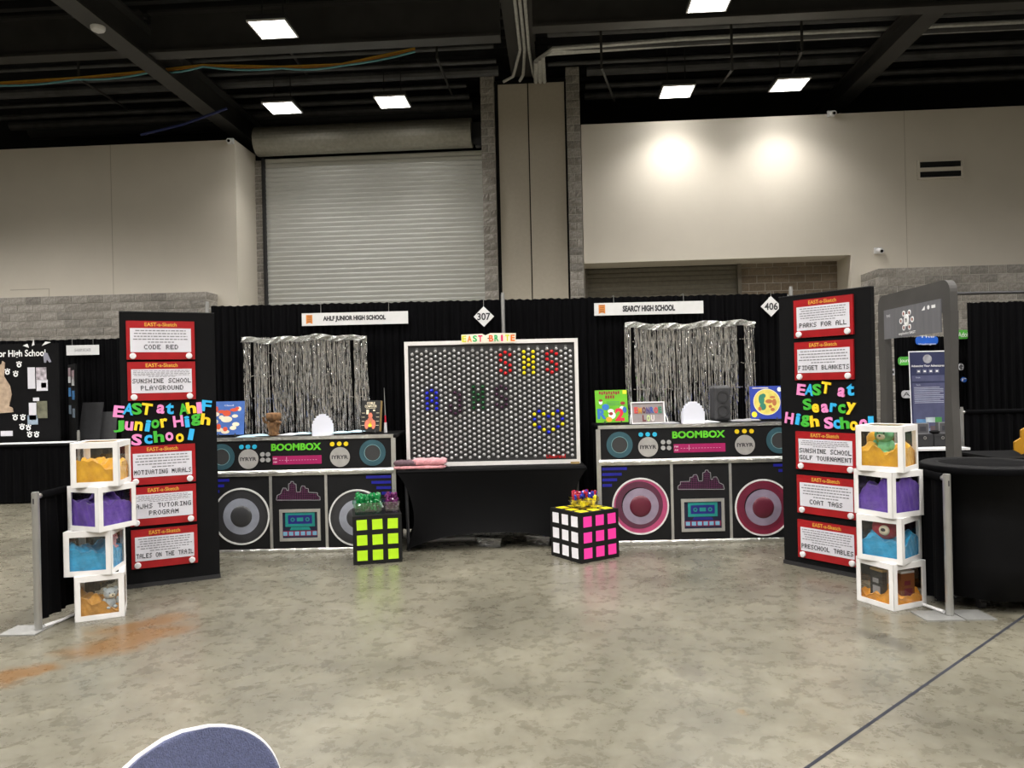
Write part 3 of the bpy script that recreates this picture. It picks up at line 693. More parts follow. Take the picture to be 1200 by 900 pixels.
        def cone(a, b):
            th = 2*math.pi*a; r = .172 - .072*b; return (x + r*math.cos(th), -.0065 + .0*b, z + r*math.sin(th))
        MB().grid(cone, 40, 3).build('woofer_cone', mat('cone'+cc[3], C(cc[3]), .35, .25, var=.18, scale=6), g)
        dm_ = [(.104*math.sin(math.pi/2*j/6), .022*math.cos(math.pi/2*j/6)) for j in range(7)]
        MB().lathe([(r, h) for r, h in dm_], 28, M=Matrix.Translation((x, -.004, z)) @ Matrix.Rotation(R(90), 4, 'X')).build('dust_cap', mat('cap'+cc[4], C(cc[4]), .35, var=.1), g, smooth=True)
    return t
YB_ = 7.13
def Xat(x, y, D): return atD(x, y, D).x
WR_, WL_ = 1.92, 1.83
XRc = Xat(701, 570, YB_) + WR_/2 + .01
XLc = Xat(462, 570, YB_) - WL_/2
HR, HL = 1.13, 1.095
boombox('black boombox counter with pink speakers at the right', XRc, YB_, WR_, HR, 'pink')
boombox('black boombox counter with grey speakers at the left', XLc, YB_, WL_, HL, 'grey', sx=.945)

# ------------------------------------------------------------------ centre table
YT = 7.03; xa, xb = Xat(464, 550, YT), Xat(688, 550, YT); TW = xb-xa; TX = (xa+xb)/2; TH = .765; TDp = .74
t = thing('covered_table', 'table in a black stretch cover between the boombox counters', 'table', (TX, YT, 0))
MB().bx(-TW/2, TW/2, 0, TDp, TH-.04, TH).build('table_top', M_stretch, t, bevel=.018)
def skirt(sgn_y):
    def fn(a, b):
        u = a*2-1; edge = abs(u)**5
        zlow = .015 + .15*(1-abs(u)**2.2)
        z = zlow + (TH-.03-zlow)*b
        inw = .11*math.sin(math.pi*b)**.8*(abs(u)**6) + .10*(1-b)*0
        x = u*(TW/2-.01) - math.copysign(inw, u) - (math.copysign(.07*(1-b), u)*abs(u)**3)
        bow = .05*(1-u*u)*math.sin(math.pi*min(1, b*1.0))
        return (x, bow, z) if sgn_y < 0 else (x, TDp-bow, .02+(TH-.05)*b)
    return fn
MB().grid(skirt(-1), 40, 12).grid(skirt(1), 40, 12).build('stretch_cover', M_stretch, t, smooth=True)
def endskirt(sx):
    def fn(a, b):
        u = a*2-1; zlow = .015+.12*(1-abs(u)**2); z = zlow+(TH-.03-zlow)*b
        return (sx*(TW/2-.01-.11*math.sin(math.pi*b)**.8-.07*(1-b)), TDp/2+u*TDp/2, z)
    return fn
MB().grid(endskirt(-1), 10, 10).grid(endskirt(1), 10, 10).build('cover_end', M_stretch, t, smooth=True)
for sx_ in (-1, 1):
    for y in (.03, TDp-.03): MB().cyl((sx_*(TW/2-.10), y, 0), (sx_*(TW/2-.09), y, TH-.04), .016, n=8).build('leg', M_dkmetal, t)
# pegboard toy
YP = 7.33; n_ = Vector((0, -1, 0))
pl = atD(477, 541, YP); prr = atD(680, 539, YP); PW = prr.x-pl.x; PX = (pl.x+prr.x)/2; PH = atD(577, 398.5, YP).z - TH
t = thing('peg_light_board', 'giant black peg board in a white frame spelling letters', 'peg board', (PX, YP, TH))
PT = t
M_fr = mat('white_frame', C('#e2dfdd'), .45, var=.03)
MB().bx(-PW/2+.01, PW/2-.01, .0, .06, .01, PH-.01).build('back_panel', mat('charcoal_board', C('#2a2a2b'), .6, var=.1), t)
for q, (x0, x1, z0, z1) in enumerate(((-PW/2, PW/2, 0, .038), (-PW/2, PW/2, PH-.038, PH), (-PW/2, -PW/2+.034, .038, PH-.038), (PW/2-.034, PW/2, .038, PH-.038))):
    MB().bx(x0, x1, -.02, .07, z0, z1).build('frame_rail', M_fr, t)
MB().bx(-.1, -.04, .05, .25, 0, .02).bx(.5, .56, .05, .25, 0, .02).build('stand_foot', M_dkmetal, t)
def PL(cx, cy):                                  # crop coordinates of the board close-up
    p = atD(460+cx/5.217, 380+cy/5.217, YP); return p.x-PX, p.z-TH
gx0, gz0 = PL(127, 800); gx1, gz1 = PL(1085, 160)
NCOL, NROW = 35, 21
dx_ = .0453; gx0 = -dx_*(NCOL-1)/2; dz_ = .0508; gz0 = .078
spots = {}
for c in range(NCOL):
    for r in range(NROW): spots[(c, r)] = (gx0 + c*dx_, gz0 + (r + (.5 if c % 2 else 0))*dz_)
used = {}
def put(cx, cy, m):
    x, z = PL(cx, cy); k = min(spots, key=lambda q: (spots[q][0]-x)**2 + (spots[q][1]-z)**2)
    used[k] = m
PR = mat('red_peg', C('#c01a20'), .25, coat=.3); PY = mat('yellow_peg', C('#e2cf10'), .25, coat=.3); PB = mat('blue_peg', C('#1a24b4'), .25, coat=.3)
PG = mat('green_peg', C('#0c4a22'), .25, coat=.3); PP = mat('plum_peg', C('#3a1f35'), .25, coat=.3)
def letter(cx, cy, pat, m):                     # pat: (column step, rows below the top of the side columns)
    x, z = PL(cx, cy); c = round((x-gx0)/dx_); side = .5 if (c+1) % 2 else 0
    r0 = round((z-gz0)/dz_ - side); zs = gz0 + (r0+side)*dz_
    for dc, dr in pat:
        zz = zs - dr*dz_; r = round((zz-gz0)/dz_ - (.5 if (c+dc) % 2 else 0)); used[(c+dc, r)] = m
S_ = [(0, -.5), (-1, 0), (1, 0), (-1, 1), (0, 1.5), (1, 2), (-1, 3), (1, 3), (0, 3.5)]
H_ = [(-1, k) for k in range(5)] + [(1, k) for k in range(5)] + [(0, 1.5), (0, 2.5)]
A_ = [(0, -.5), (0, 1.5)] + [(-1, k) for k in range(4)] + [(1, k) for k in range(4)]
J_ = [(1, k) for k in range(4)] + [(0, -.5), (0, 3.5), (-1, 3), (-1, 2)]
letter(680, 196, S_, PR); letter(820, 183, H_, PY); letter(960, 190, S_, PR)
letter(240, 437, A_, PB); letter(378, 437, J_, PP); letter(518, 395, H_, PG); letter(657, 408, S_, PP)
letter(940, 548, [(-3, 1), (3, 1), (-2, -.5), (2, -.5), (-2, 2.5), (2, 2.5), (0, .5), (0, 3.5)], PB)
letter(940, 548, [(-3, 0), (3, 0), (-3, 2), (3, 2), (-1, 0), (1, 0), (-1, 3), (1, 3)], PY)
cup = MB().lathe([(.0165, 0), (.0165, .010), (.0135, .020), (.007, .0255), (.0, .027)], 10, M=Matrix.Rotation(R(90), 4, 'X'))
mb = MB()
for k, (x, z) in spots.items():
    if k not in used: mb.add(cup.v, cup.f, Matrix.Translation((x, 0, z)))
M_cup = mat('clear_peg_holes', (0.50, 0.50, 0.50), .16, .35, var=.1)
tag(mb.build('clear_pegs', M_cup, t, smooth=True), kind='stuff')
mb = MB()
for c in range(NCOL//2): x = gx0 + (2*c+1)*dx_; mb.disc(x, PH-.075, .014, -.004, 0, 10)
tag(mb.build('empty_holes', mat('dull_hole', (.10, .10, .10), .5), t), kind='stuff')
peg = {}
for k, m in used.items():
    if m.name not in peg: peg[m.name] = MB().lathe([(.018, 0), (.018, .016), (.014, .028), (.007, .033), (0, .034)], 12, M=Matrix.Rotation(R(90), 4, 'X')).mesh('peg', m, True)
    x, z = spots[k]; inst(peg[m.name], 'peg', t, (x, 0, z))
p = atD(651.5, 535, YP); text(t, 'Litebrand', p.x-PX, p.z-TH+.006, .185, .036, -.022, PR, 'red_badge', offset=.012, ext=.004)
# title sign on the frame
pz_ = PH + .02; x0 = atD(541, 396, YP).x-PX; x1 = atD(604, 396, YP).x-PX
hd = MB()
wds = 'EAST.BRITE'; cs_ = [C('#d6d60a'), C('#f58220'), C('#12b060'), C('#e01a60'), None, C('#f2641e'), C('#12b060'), C('#e01a60'), C('#d8e020'), C('#f5781e')]
tb = MB().prism([(x0, PH-.03), (x1, PH-.03), (x1+.006, PH+.06), ((x0+x1)/2+.02, PH+.066), ((x0+x1)/2-.03, PH+.045), ((x0+x1)/2-.06, PH+.062), (x0, PH+.056)], -.034, -.022).build('title_plate', mat('cream_card', C('#f2ead8'), .5), t)
for i, ch in enumerate(wds):
    if ch == '.':
        MB().bx((x0+x1)/2-.008, (x0+x1)/2+.008, -.038, -.034, PH+.012, PH+.02).build('hyphen', M_ink, tb); continue
    cx = x0 + (i+.5)*(x1-x0)/10; text(tb, ch, cx, PH+.016, (x1-x0)/10*(.34 if ch == 'I' else .8), .062, -.036, mat('title_%d' % i, cs_[i], .5), 'letter', offset=.03, ext=.002)

# pink folded cloths, cleats under board, items under table
M_pk = mat('pink_towel', C('#c98a90'), .95, var=.18, scale=40, bump=.6, bscale=120, sheen=.4); M_pk2 = mat('mauve_towel', C('#5f4a52'), .95, var=.3, scale=40, bump=.6, bscale=120)
def folded(x0, x1, y0, y1, z0, z1, seed):
    r = random.Random(seed)
    def fn(a, b):
        th = 2*math.pi*b; cx, cz = math.cos(th), math.sin(th)
        ex, ez = math.copysign(abs(cx)**.45, cx), math.copysign(abs(cz)**.6, cz)
        cap = min(1, .55 + 6*min(a, 1-a)); wv = .006*math.sin(a*17+seed+th) + .004*math.sin(a*41+3*th)
        return (x0+(x1-x0)*a, (y0+y1)/2 + ex*(y1-y0)/2*cap + wv, (z0+z1)/2 + (ez*(z1-z0)/2*cap + wv*.4*ez))
    return MB().grid(fn, 24, 20)
tz = TH
t = thing('folded_towels', 'pink folded towels on the left corner of the covered table', 'towels', (TX-TW/2, YT, tz))
folded(-.03, .46, .01, .20, .002, .036, 1).build('lower_towel', M_pk, t, smooth=True)
folded(-.03, .2, .02, .17, .036, .085, 2).build('dark_towel', M_pk2, t, smooth=True)
folded(.14, .47, .02, .19, .036, .098, 3).build('upper_towel', M_pk, t, smooth=True)
c = atD(674, 545.5, YP-.05); tag(MB().box(0, 0, .009, .085, .03, .018).build('wood_wedge', mat('pale_wood', C('#a98d5a'), .6), loc=(c.x, YP-.05, TH)), 'small pale wooden wedge under the right corner of the peg board', 'wedge')
M_tray = clear('clear_tray_plastic', (.86, .88, .90), .22, .12)
def tray(label, x, y, rz, w=.26, d=.36, h=.09, m=None, z=0):
    t = thing('plastic_tray', label, 'tray', (x, y, z), rz, 'clear plastic trays')
    def wall(a, b):
        k = b; th = a*4; s = int(min(th, 3.999)); f = th-s
        P = [(-1, -1), (1, -1), (1, 1), (-1, 1), (-1, -1)]; q0, q1 = P[s], P[s+1]
        gx = (q0[0]+(q1[0]-q0[0])*f)*(w/2*(.86+.14*k)); gy = (q0[1]+(q1[1]-q0[1])*f)*(d/2*(.9+.1*k)); return (gx, gy, h*k+.003)
    MB().grid(wall, 32, 3).build('wall', m or M_tray, t)
    MB().bx(-w/2*.86, w/2*.86, -d/2*.9, d/2*.9, 0.001, .004).build('bottom', m or M_tray, t)
    MB().frame(-w/2-.006, w/2+.006, -d/2-.006, d/2+.006, .012, 0, .006, Matrix.Translation((0, 0, h+.004)) @ Matrix.Rotation(R(-90), 4, 'X')).build('rim', m or M_tray, t)
    return t
p = onZ(576, 643); tray('clear plastic tray on the floor below the middle of the covered table', p.x+.04, p.y+.2, R(-22))
p = onZ(628, 641); tray('clear plastic tray on the floor beside the white and pink cube', p.x+.1, p.y+.2, R(-28))
p = onZ(540, 643); o = thing('white_tube', 'long white tube lying on the floor under the covered table', 'tube', (p.x-.2, p.y+.3, 0))
MB().cyl((-.32, 0, .028), (.32, 0.02, .028), .026, n=14).build('barrel', M_white, o); MB().cyl((.32, .02, .028), (.34, .0205, .028), .027, n=14).build('cap', M_alu, o)

# ------------------------------------------------------------------ sticker cubes
def yaw_from(px, py, D, a, b):
    """yaw of a box standing at that pixel whose left / right visible faces have widths a : b"""
    p = atD(px, py, D); d = Vector((-p.x, -p.y, 0)).normalized(); r = Vector((-d.y, d.x, 0))
    al = math.atan2(a, b); n = d*math.cos(al) + r*math.sin(al)
    return math.atan2(n.y, n.x)        # rotation that turns local +X onto the right face's normal
M_lime = mat('lime_sticker', C('#b4e418'), .5, var=.05); M_hot = mat('hot_pink_sticker', C('#ff3aa8'), .5, var=.05); M_wst = mat('white_sticker', C('#eceaf0'), .5, var=.03); M_yst = mat('yellow_sticker', C('#f2e21c'), .5, var=.05)
def cube(label, x, y, rz, s, fm, rm, lm, tm):
    t = thing('sticker_cube', label, 'cube', (x, y, 0), rz, 'sticker cubes')
    MB().bx(-s/2, s/2, -s/2, s/2, 0, s).build('body', mat('black_foam_board', (.007, .007, .007), .6, spec=.25), t)
    q = s*.105; pit = s*.315; rnd = random.Random(int(s*100)+int(x*10))
    sq = lambda m: MB().bx(-q, q, -.002, 0, -q, q).mesh('sticker', m)
    for m, rot, off in ((fm, (0, 0, 0), lambda u, v: (u, -s/2, v)), (rm, (0, 0, R(90)), lambda u, v: (s/2, u, v)), (lm, (0, 0, R(-90)), lambda u, v: (-s/2, -u, v)), (tm, (R(-90), 0, 0), lambda u, v: (u, v-s/2, s))):
        if not m: continue
        me = sq(m)
        for i in (-1, 0, 1):
            for j in (-1, 0, 1):
                inst(me, 'sticker', t, off(i*pit, s/2 + j*pit), (rot[0], rot[1] + (R(rnd.uniform(-1.5, 1.5)) if rot[0] == 0 else 0), rot[2]))
    return t
def heap(name, label, m, x, y, z, rz, w, d, h, n, seed, ms=None):
    r = random.Random(seed); ms = ms or [m]
    t = thing(name, label, 'pegs', (x, y, z), rz)
    for q, mm in enumerate(ms):
        mb = MB()
        for i in range(n//len(ms)):
            cx, cy = r.uniform(-w/2, w/2), r.uniform(-d/2, d/2); cz = h*(r.uniform(.1, 1.0) if len(ms) == 1 else r.uniform(.05, .55) if q < 2 else r.uniform(.6, .9))
            M = Matrix.Translation((cx, cy, cz)) @ Matrix.Rotation(r.uniform(0, 6.28), 4, 'Z') @ Matrix.Rotation(r.gauss(0, .5), 4, 'X')
            mb.cyl((0, 0, -.02), (0, 0, .02), .011, .013, 8, M); mb.cyl((0, 0, .02), (0, 0, .03), .015, .010, 8, M)
        o = mb.build('pegs', mm, t); o['kind'] = 'stuff'
    t['kind'] = 'stuff'
    return t
p0, p1 = onZ(416, 663), onZ(470, 658); cs = .425
rz = math.atan2(p1.y-p0.y, p1.x-p0.x)*.7; c = (p0+p1)/2; nn = Vector((-math.sin(rz), math.cos(rz), 0))*cs/2
lc = c + nn; cube('black cube with lime green stickers on its front', lc.x, lc.y, rz, cs, M_lime, None, None, None)
MB_w = M_white
gt = clear('green_tint_plastic', (.55, .85, .72), .2, .12); pt = clear('mauve_tint_plastic', (.85, .75, .9), .2, .12); yt = clear('yellow_tint_plastic', (.95, .9, .45), .18, .12)
def on_top(cx, cy, rz_, lx, ly): return cx + lx*math.cos(rz_) - ly*math.sin(rz_), cy + lx*math.sin(rz_) + ly*math.cos(rz_)
PGt = mat('green_clear_peg', C('#0f7a3c'), .2, coat=.5); PPt = mat('plum_clear_peg', C('#5a1f52'), .2, coat=.5); PYt = mat('yellow_clear_peg', C('#d8c818'), .2, coat=.5); PBt = mat('blue_clear_peg', C('#2034a0'), .2, coat=.5); PRt = mat('red_clear_peg', C('#a02034'), .2, coat=.5)
x, y = on_top(lc.x, lc.y, rz, -.075, -.05); tray('tray of green pegs on the lime cube', x, y, rz, .26, .22, .10, gt, cs)
heap('green_pegs', 'heap of clear green pegs in the tray on the lime cube', PGt, x, y, cs+.03, rz, .2, .16, .12, 110, 4)
x, y = on_top(lc.x, lc.y, rz, .135, -.05); tray('tray of plum pegs on the lime cube', x, y, rz, .13, .22, .10, pt, cs)
heap('plum_pegs', 'heap of clear plum pegs in the small tray on the lime cube', PPt, x, y, cs+.03, rz, .085, .16, .12, 60, 5)
p = onZ(681, 661); cs2 = .43; yw = yaw_from(684, 620, 6.6, 38, 48)
dirv = Vector((p.x, p.y, 0)).normalized(); ca = math.cos(yw); 
nr = Vector((math.cos(yw), math.sin(yw), 0)); nl = Vector((math.sin(yw), -math.cos(yw), 0))
rc = p - nr*cs2/2 - nl*cs2/2
cube('black cube with white, hot pink and yellow stickers', rc.x, rc.y, yw, cs2, M_wst, M_hot, None, M_yst)
x, y = on_top(rc.x, rc.y, yw, -.0, -.0); ty = yw+R(52); tray('tray of yellow pegs on the pink and white cube', x, y, ty, .26, .2, .08, yt, cs2)
x2, y2 = x, y
heap('mixed_pegs', 'heap of yellow, blue and red pegs in the tray on the pink cube', None, x, y, cs2+.03, ty, .2, .14, .11, 120, 6, [PYt, PYt, PBt, PRt])

# ------------------------------------------------------------------ red screen signs on the tall boards
def tall_board(label, p0, p1, h, thick=.05):
    d = Vector((p1[0]-p0[0], p1[1]-p0[1], 0)); W = d.length; rz = math.atan2(d.y, d.x)
    t = thing('display_board', label, 'board', (p0[0], p0[1], 0), rz, 'tall black display boards')
    MB().bx(0, W, 0, thick, .03, h).build('panel', M_black, t)
    MB().bx(-.004, W+.004, -.012, thick+.012, 0, .032).build('base_rail', M_dkmetal, t)
    MB().bx(0, W, -.003, thick+.003, h, h+.006).build('top_edge', M_dkmetal, t)
    n = Vector((math.sin(rz), -math.cos(rz), 0))
    def loc(px, py):
        q = onPlane(px, py, Vector((p0[0], p0[1], 0)), n); r = q - Vector((p0[0], p0[1], 0)); u = d.normalized()
        return r.dot(u), q.z
    return t, loc, rz, Vector((p0[0], p0[1], 0)), d.normalized(), n
def screen_sign(B, label, lines, x0, y0, x1, y1, nl, seed):
    t0, loc, rz, o, u, n = B
    ua, za = loc(x0, y1); ub, zb = loc(x1, y0)
    cu, cz = (ua+ub)/2, (za+zb)/2; W, H = abs(ub-ua), .325
    pos = o + u*cu + n*.001; rnd = random.Random(seed)
    t = thing('screen_sign', label, 'sign', (pos.x, pos.y, cz), rz, 'red drawing-toy signs'); H = .308
    MB().bx(-W/2, W/2, -.016, 0, -H/2, H/2).build('red_frame', M_red, t)
    s = MB().bx(-W*.445, W*.445, -.0185, -.016, -H*.31, H*.31).build('screen', M_paper, t)
    nt_ = len(lines); th = .042*1.05
    tb_ = -H*.31 + .012 + nt_*th*1.28
    add_lines(MB(), -W*.42, W*.42, tb_, H*.285, nl, -.019, rnd).build('body_print', M_inkg, s)['kind'] = 'stuff'
    mb = MB()
    for i, ln in enumerate(lines): add_pixel_text(mb, ln, 0, tb_ - (i+.5)*th*1.28, min(W*.86, len(ln)*.031), th*.85, -.0195)
    mb.build('title_print', M_ink, s)['kind'] = 'stuff'
    text(t, 'EAST-a-Sketch', 0, H*.41, W*.47, H*.10, -.0168, M_gold, 'header_print', offset=.02)
    for sx_ in (-1, 1): MB().lathe([(.024, 0), (.024, .012), (.019, .016), (0, .017)], 18, M=Matrix.Translation((sx_*W*.41, -.016, -H*.41)) @ Matrix.Rotation(R(90), 4, 'X')).build('knob', M_white, t)
    return t
LB = tall_board('tall black display board for EAST at Ahlf Junior High School', onZ(146.5, 690.5)[:2], onZ(258, 677)[:2], 2.19)
RB = tall_board('tall black display board for EAST at Searcy High School', onZ(919.5, 660)[:2], onZ(1028, 682)[:2], 2.22)
for lab, lines, bx_, nl, sd in (
    ('CODE RED', ['CODE RED'], (148.5, 377.5, 227.5, 421), 5, 1), ('SUNSHINE SCHOOL PLAYGROUND', ['SUNSHINE SCHOOL', 'PLAYGROUND'], (150, 424.5, 228.5, 469), 5, 2),
    ('MOTIVATING MURALS', ['MOTIVATING MURALS'], (152, 521.5, 228.5, 567), 5, 3), ('AJHS TUTORING PROGRAM', ['AJHS TUTORING', 'PROGRAM'], (153, 568.5, 229.5, 615), 5, 4),
    ('TALES ON THE TRAIL', ['TALES ON THE TRAIL'], (154.5, 615.5, 231, 666), 6, 5)):
    screen_sign(LB, 'red framed white screen sign titled ' + lab, lines, *bx_, nl, sd)
for lab, lines, bx_, nl, sd in (
    ('PARKS FOR ALL', ['PARKS FOR ALL'], (932, 347.5, 1000.5, 394), 6, 11), ('FIDGET BLANKETS', ['FIDGET BLANKETS'], (933, 398.5, 1001, 444.5), 5, 12),
    ('SUNSHINE SCHOOL GOLF TOURNAMENT', ['SUNSHINE SCHOOL', 'GOLF TOURNAMENT'], (934.5, 505, 1004, 552), 4, 13), ('COAT TAGS', ['COAT TAGS'], (936, 556, 1004.5, 606), 5, 14),
    ('PRESCHOOL TABLES', ['PRESCHOOL TABLES'], (937, 608.5, 1006, 661), 6, 15)):
    screen_sign(RB, 'red framed white screen sign titled ' + lab, lines, *bx_, nl, sd)
def board_letters(B, rows, ox, oy, k, hpx):
    t0, loc, rz, o, u, n = B; rnd = random.Random(4)
    for ch, cx, cy, m in rows:
        a, z = loc(ox+cx/k, oy+cy/k); h = .092 if ch.isupper() or ch in 'hltif' else (.095 if ch in 'gy' else .072)
        asp = {'i': .42, 'l': .38, 'T': .85, 'r': .75, 't': .65}.get(ch, .82)
        text(t0, ch, a, z, h*asp if ch not in 'il' else h*.42, h, -.006, m, 'letter', offset=.034, ext=.005, rot=rnd.uniform(-.22, .16))
pk, bl, gr, ye = M_pink, M_blue, M_green, M_yell
board_letters(LB, [('E', 102, 620, pk), ('A', 163, 605, bl), ('S', 213, 603, gr), ('T', 275, 605, ye), ('a', 362, 605, pk), ('t', 418, 602, bl), ('A', 503, 605, gr), ('h', 550, 597, ye), ('l', 600, 597, pk), ('F', 645, 585, bl),
    ('J', 102, 712, gr), ('u', 165, 710, pk), ('n', 225, 710, ye), ('i', 282, 708, bl), ('o', 328, 697, gr), ('r', 383, 690, ye), ('H', 470, 680, pk), ('i', 525, 683, bl), ('g', 580, 672, gr), ('h', 640, 668, ye),
    ('S', 213, 795, pk), ('c', 285, 793, bl), ('h', 350, 775, gr), ('o', 415, 775, pk), ('o', 480, 783, ye), ('l', 550, 762, bl)], 120, 365, 5.29, 11.5)
board_letters(RB, [('E', 178, 615, pk), ('A', 222, 615, bl), ('S', 260, 615, gr), ('T', 308, 605, ye), ('a', 390, 628, pk), ('t', 437, 615, bl), ('S', 210, 692, gr), ('e', 253, 712, ye), ('a', 302, 712, pk), ('r', 347, 710, bl), ('c', 392, 715, gr), ('y', 440, 715, ye),
    ('H', 115, 765, pk), ('i', 160, 770, bl), ('g', 200, 780, gr), ('h', 247, 780, ye), ('S', 323, 790, pk), ('c', 367, 797, bl), ('h', 407, 790, gr), ('o', 455, 805, ye), ('o', 505, 795, pk), ('l', 545, 787, bl)], 900, 320, 4.5, 11.5)

# ------------------------------------------------------------------ stacked window boxes
def heapfn(s, h, seed, amp=.05, tilt=0.0):
    r = random.Random(seed); ph = [r.uniform(0, 6.28) for _ in range(8)]
    def top(x, y):
        return h + amp*(math.sin(x*22+ph[0])*math.cos(y*19+ph[1]) + .5*math.sin(x*47+ph[2]+y*31) + .3*math.sin(y*66+ph[3]-x*40) + .22*math.sin(x*120+ph[4])*math.sin(y*97+ph[5])) + tilt*x
    return top
def tulle(label, cx, cy, z, rz, s, h, m, seed, tilt=0.0, amp=.03):
    q = s/2-.012; top = heapfn(s, h, seed, amp, tilt); mb = MB(); n = 26
    zmax = s-.02
    mb.grid(lambda a, b: (-q+2*q*a, -q+2*q*b, max(.03, min(zmax, top(-q+2*q*a, -q+2*q*b)))), n, n)
    for e in range(4):
        def side(a, b, e=e):
            k = -q+2*q*a; x, y = [(k, -q), (q, k), (-k, q), (-q, -k)][e]; zt_ = max(.03, min(zmax, top(x, y)))
            f = .006*math.sin(a*40+b*9+seed)+.004*math.sin(a*90+b*31)
            nx_, ny_ = [(0, 1), (-1, 0), (0, -1), (1, 0)][e]; f = abs(f)*(1 if 0 < b < 1 else 0)
            return (x+nx_*f, y+ny_*f, .004+(zt_-.004)*b)
        mb.grid(side, n, 8)
    o = mb.build('tulle_filling', m, smooth=True, loc=(cx, cy, z), rot=(0, 0, rz))
    return tag(o, label, 'fabric', 'tulle in the window boxes')
def fabric(name, c, k=.3):
    m = mat(name, c, .75, var=.22, scale=14, bump=.5, bscale=26, sheen=.4); return m
T_y = fabric('yellow_tulle', C('#f5b21a')); T_o = fabric('orange_tulle', C('#f0a020')); T_p = fabric('purple_tulle', C('#6b45b8')); T_b = fabric('blue_tulle', C('#2ba6dc')); T_t = fabric('tan_tulle', C('#c8903c'))
BS = .302
def wbox(label, cx, cy, z, rz, s=BS):
    t = thing('window_box', label, 'box', (cx, cy, z), rz, 'stacked white window boxes')
    th, bd = .004, .036
    for e in range(4):
        M = Matrix.Rotation(R(90*e), 4, 'Z')
        MB().frame(-s/2, s/2, 0, s, bd, -s/2, -s/2+th, M).build('side_frame', M_card, t)
        MB().bx(-s/2+bd, s/2-bd, -s/2+th, -s/2+th+.0008, bd, s-bd, M).build('window', M_glass, t)
    MB().bx(-s/2, s/2, -s/2, s/2, 0, .003).build('bottom', M_card, t)
    MB().frame(-s/2, s/2, -s/2, s/2, bd, -.004, 0, Matrix.Translation((0, 0, s)) @ Matrix.Rotation(R(-90), 4, 'X')).build('lid_frame', M_card, t)
    MB().bx(-s/2+bd, s/2-bd, -s/2+bd, s/2-bd, s-.006, s-.005).build('window', M_glass, t)
    return t
def plush(name, label, m, m2, x, y, z, rz, s, ears=True, eyes=True):
    t = thing(name, label, 'plush toy', (x, y, z), rz)
    MB().ball((0, 0, .32*s), .30*s, .26*s, .34*s).build('body', m, t, smooth=True)
    hd_ = MB().ball((0, -.04*s, .82*s), .36*s, .32*s, .32*s).build('head', m, t, smooth=True)
    if ears:
        for sx_ in (-1, 1): MB().ball((sx_*.27*s, -.02*s, 1.07*s), .11*s, .07*s, .11*s).build('ear', m, hd_, smooth=True)
    MB().ball((0, -.31*s, .75*s), .17*s, .10*s, .12*s).build('muzzle', m2, hd_, smooth=True)
    if eyes:
        for sx_ in (-1, 1): MB().ball((sx_*.13*s, -.32*s, .90*s), .03*s).build('eye', M_ink, hd_, smooth=True)
    MB().ball((0, -.41*s, .79*s), .04*s).build('nose', M_ink, hd_, smooth=True)
    for sx_ in (-1, 1):
        MB().ball((sx_*.33*s, -.1*s, .42*s), .10*s, .10*s, .2*s).build('arm', m, t, smooth=True); MB().ball((sx_*.17*s, -.24*s, .10*s), .12*s, .16*s, .10*s).build('leg', m, t, smooth=True)
    return t
# left stack
pL = onZ(120, 726); dv = Vector((pL.x, pL.y, 0)).normalized(); cL = pL + dv*.155
def stack_centre(px, D0): q = atD(px, 600, D0); return q
lefts = [(119, 55, 4, 'lowest white window box of the left stack, tan tulle inside', T_t, .10, 'tan tulle in the lowest left window box'),
         (112, 50, 17, 'white window box of the left stack with blue tulle inside', T_b, .16, 'blue tulle in the second left window box'),
         (120, 33, 41, 'white window box of the left stack with purple tulle inside', T_p, .19, 'purple tulle in the third left window box'),
         (119, 48, 14, 'topmost white window box of the left stack, yellow tulle inside', T_y, .15, 'yellow tulle in the topmost left window box')]
for i, (px, a, b, lab, tm, h, tl) in enumerate(lefts):
    z = i*(BS+.001); py = 700 - i*52
    c = atD(px, py, cL.y); yw = yaw_from(px, py, cL.y, a, b)
    wbox(lab, c.x, c.y, z, yw); tulle(tl, c.x, c.y, z+.004, yw, BS-.01, h, tm, 20+i, tilt=(-.35 if i in (0,) else -.1))
    if i == 0:
        q = on_top(c.x, c.y, yw, .06, -.085); plush('plush_toy', 'pale grey and white plush toy in the lowest left window box', mat('pale_blue_plush', C('#b9c4cc'), .95, var=.1, scale=60), mat('cream_plush', C('#e8dfc8'), .95), q[0], q[1], z+.055, yw+R(20), .125)
    if i == 1:
        q = on_top(c.x, c.y, yw, .10, .02); plush('plush_toy', 'pink plush toy in the blue left window box', mat('pink_plush', C('#d8a0a8'), .95, var=.1, scale=60), mat('pale_pink_plush', C('#ecc8c8'), .95), q[0], q[1], z+.15, yw+R(90), .10)
pR = onZ(1047, 716); dv = Vector((pR.x, pR.y, 0)).normalized(); cR = pR + dv*.205
rights = [(1044, 42, 36, 'lowest white window box of the right stack with two small packages', T_o, .08, 'orange tulle in the lowest right window box'),
          (1042, 182, 80, 'white window box of the right stack with blue tulle inside', T_b, .14, 'blue tulle in the second right window box'),
          (1041, 160, 128, 'white window box of the right stack with purple tulle inside', T_p, .20, 'purple tulle in the third right window box'),
          (1039.5, 190, 62, 'topmost white window box of the right stack, mint toy inside', T_y, .14, 'yellow tulle in the topmost right window box')]
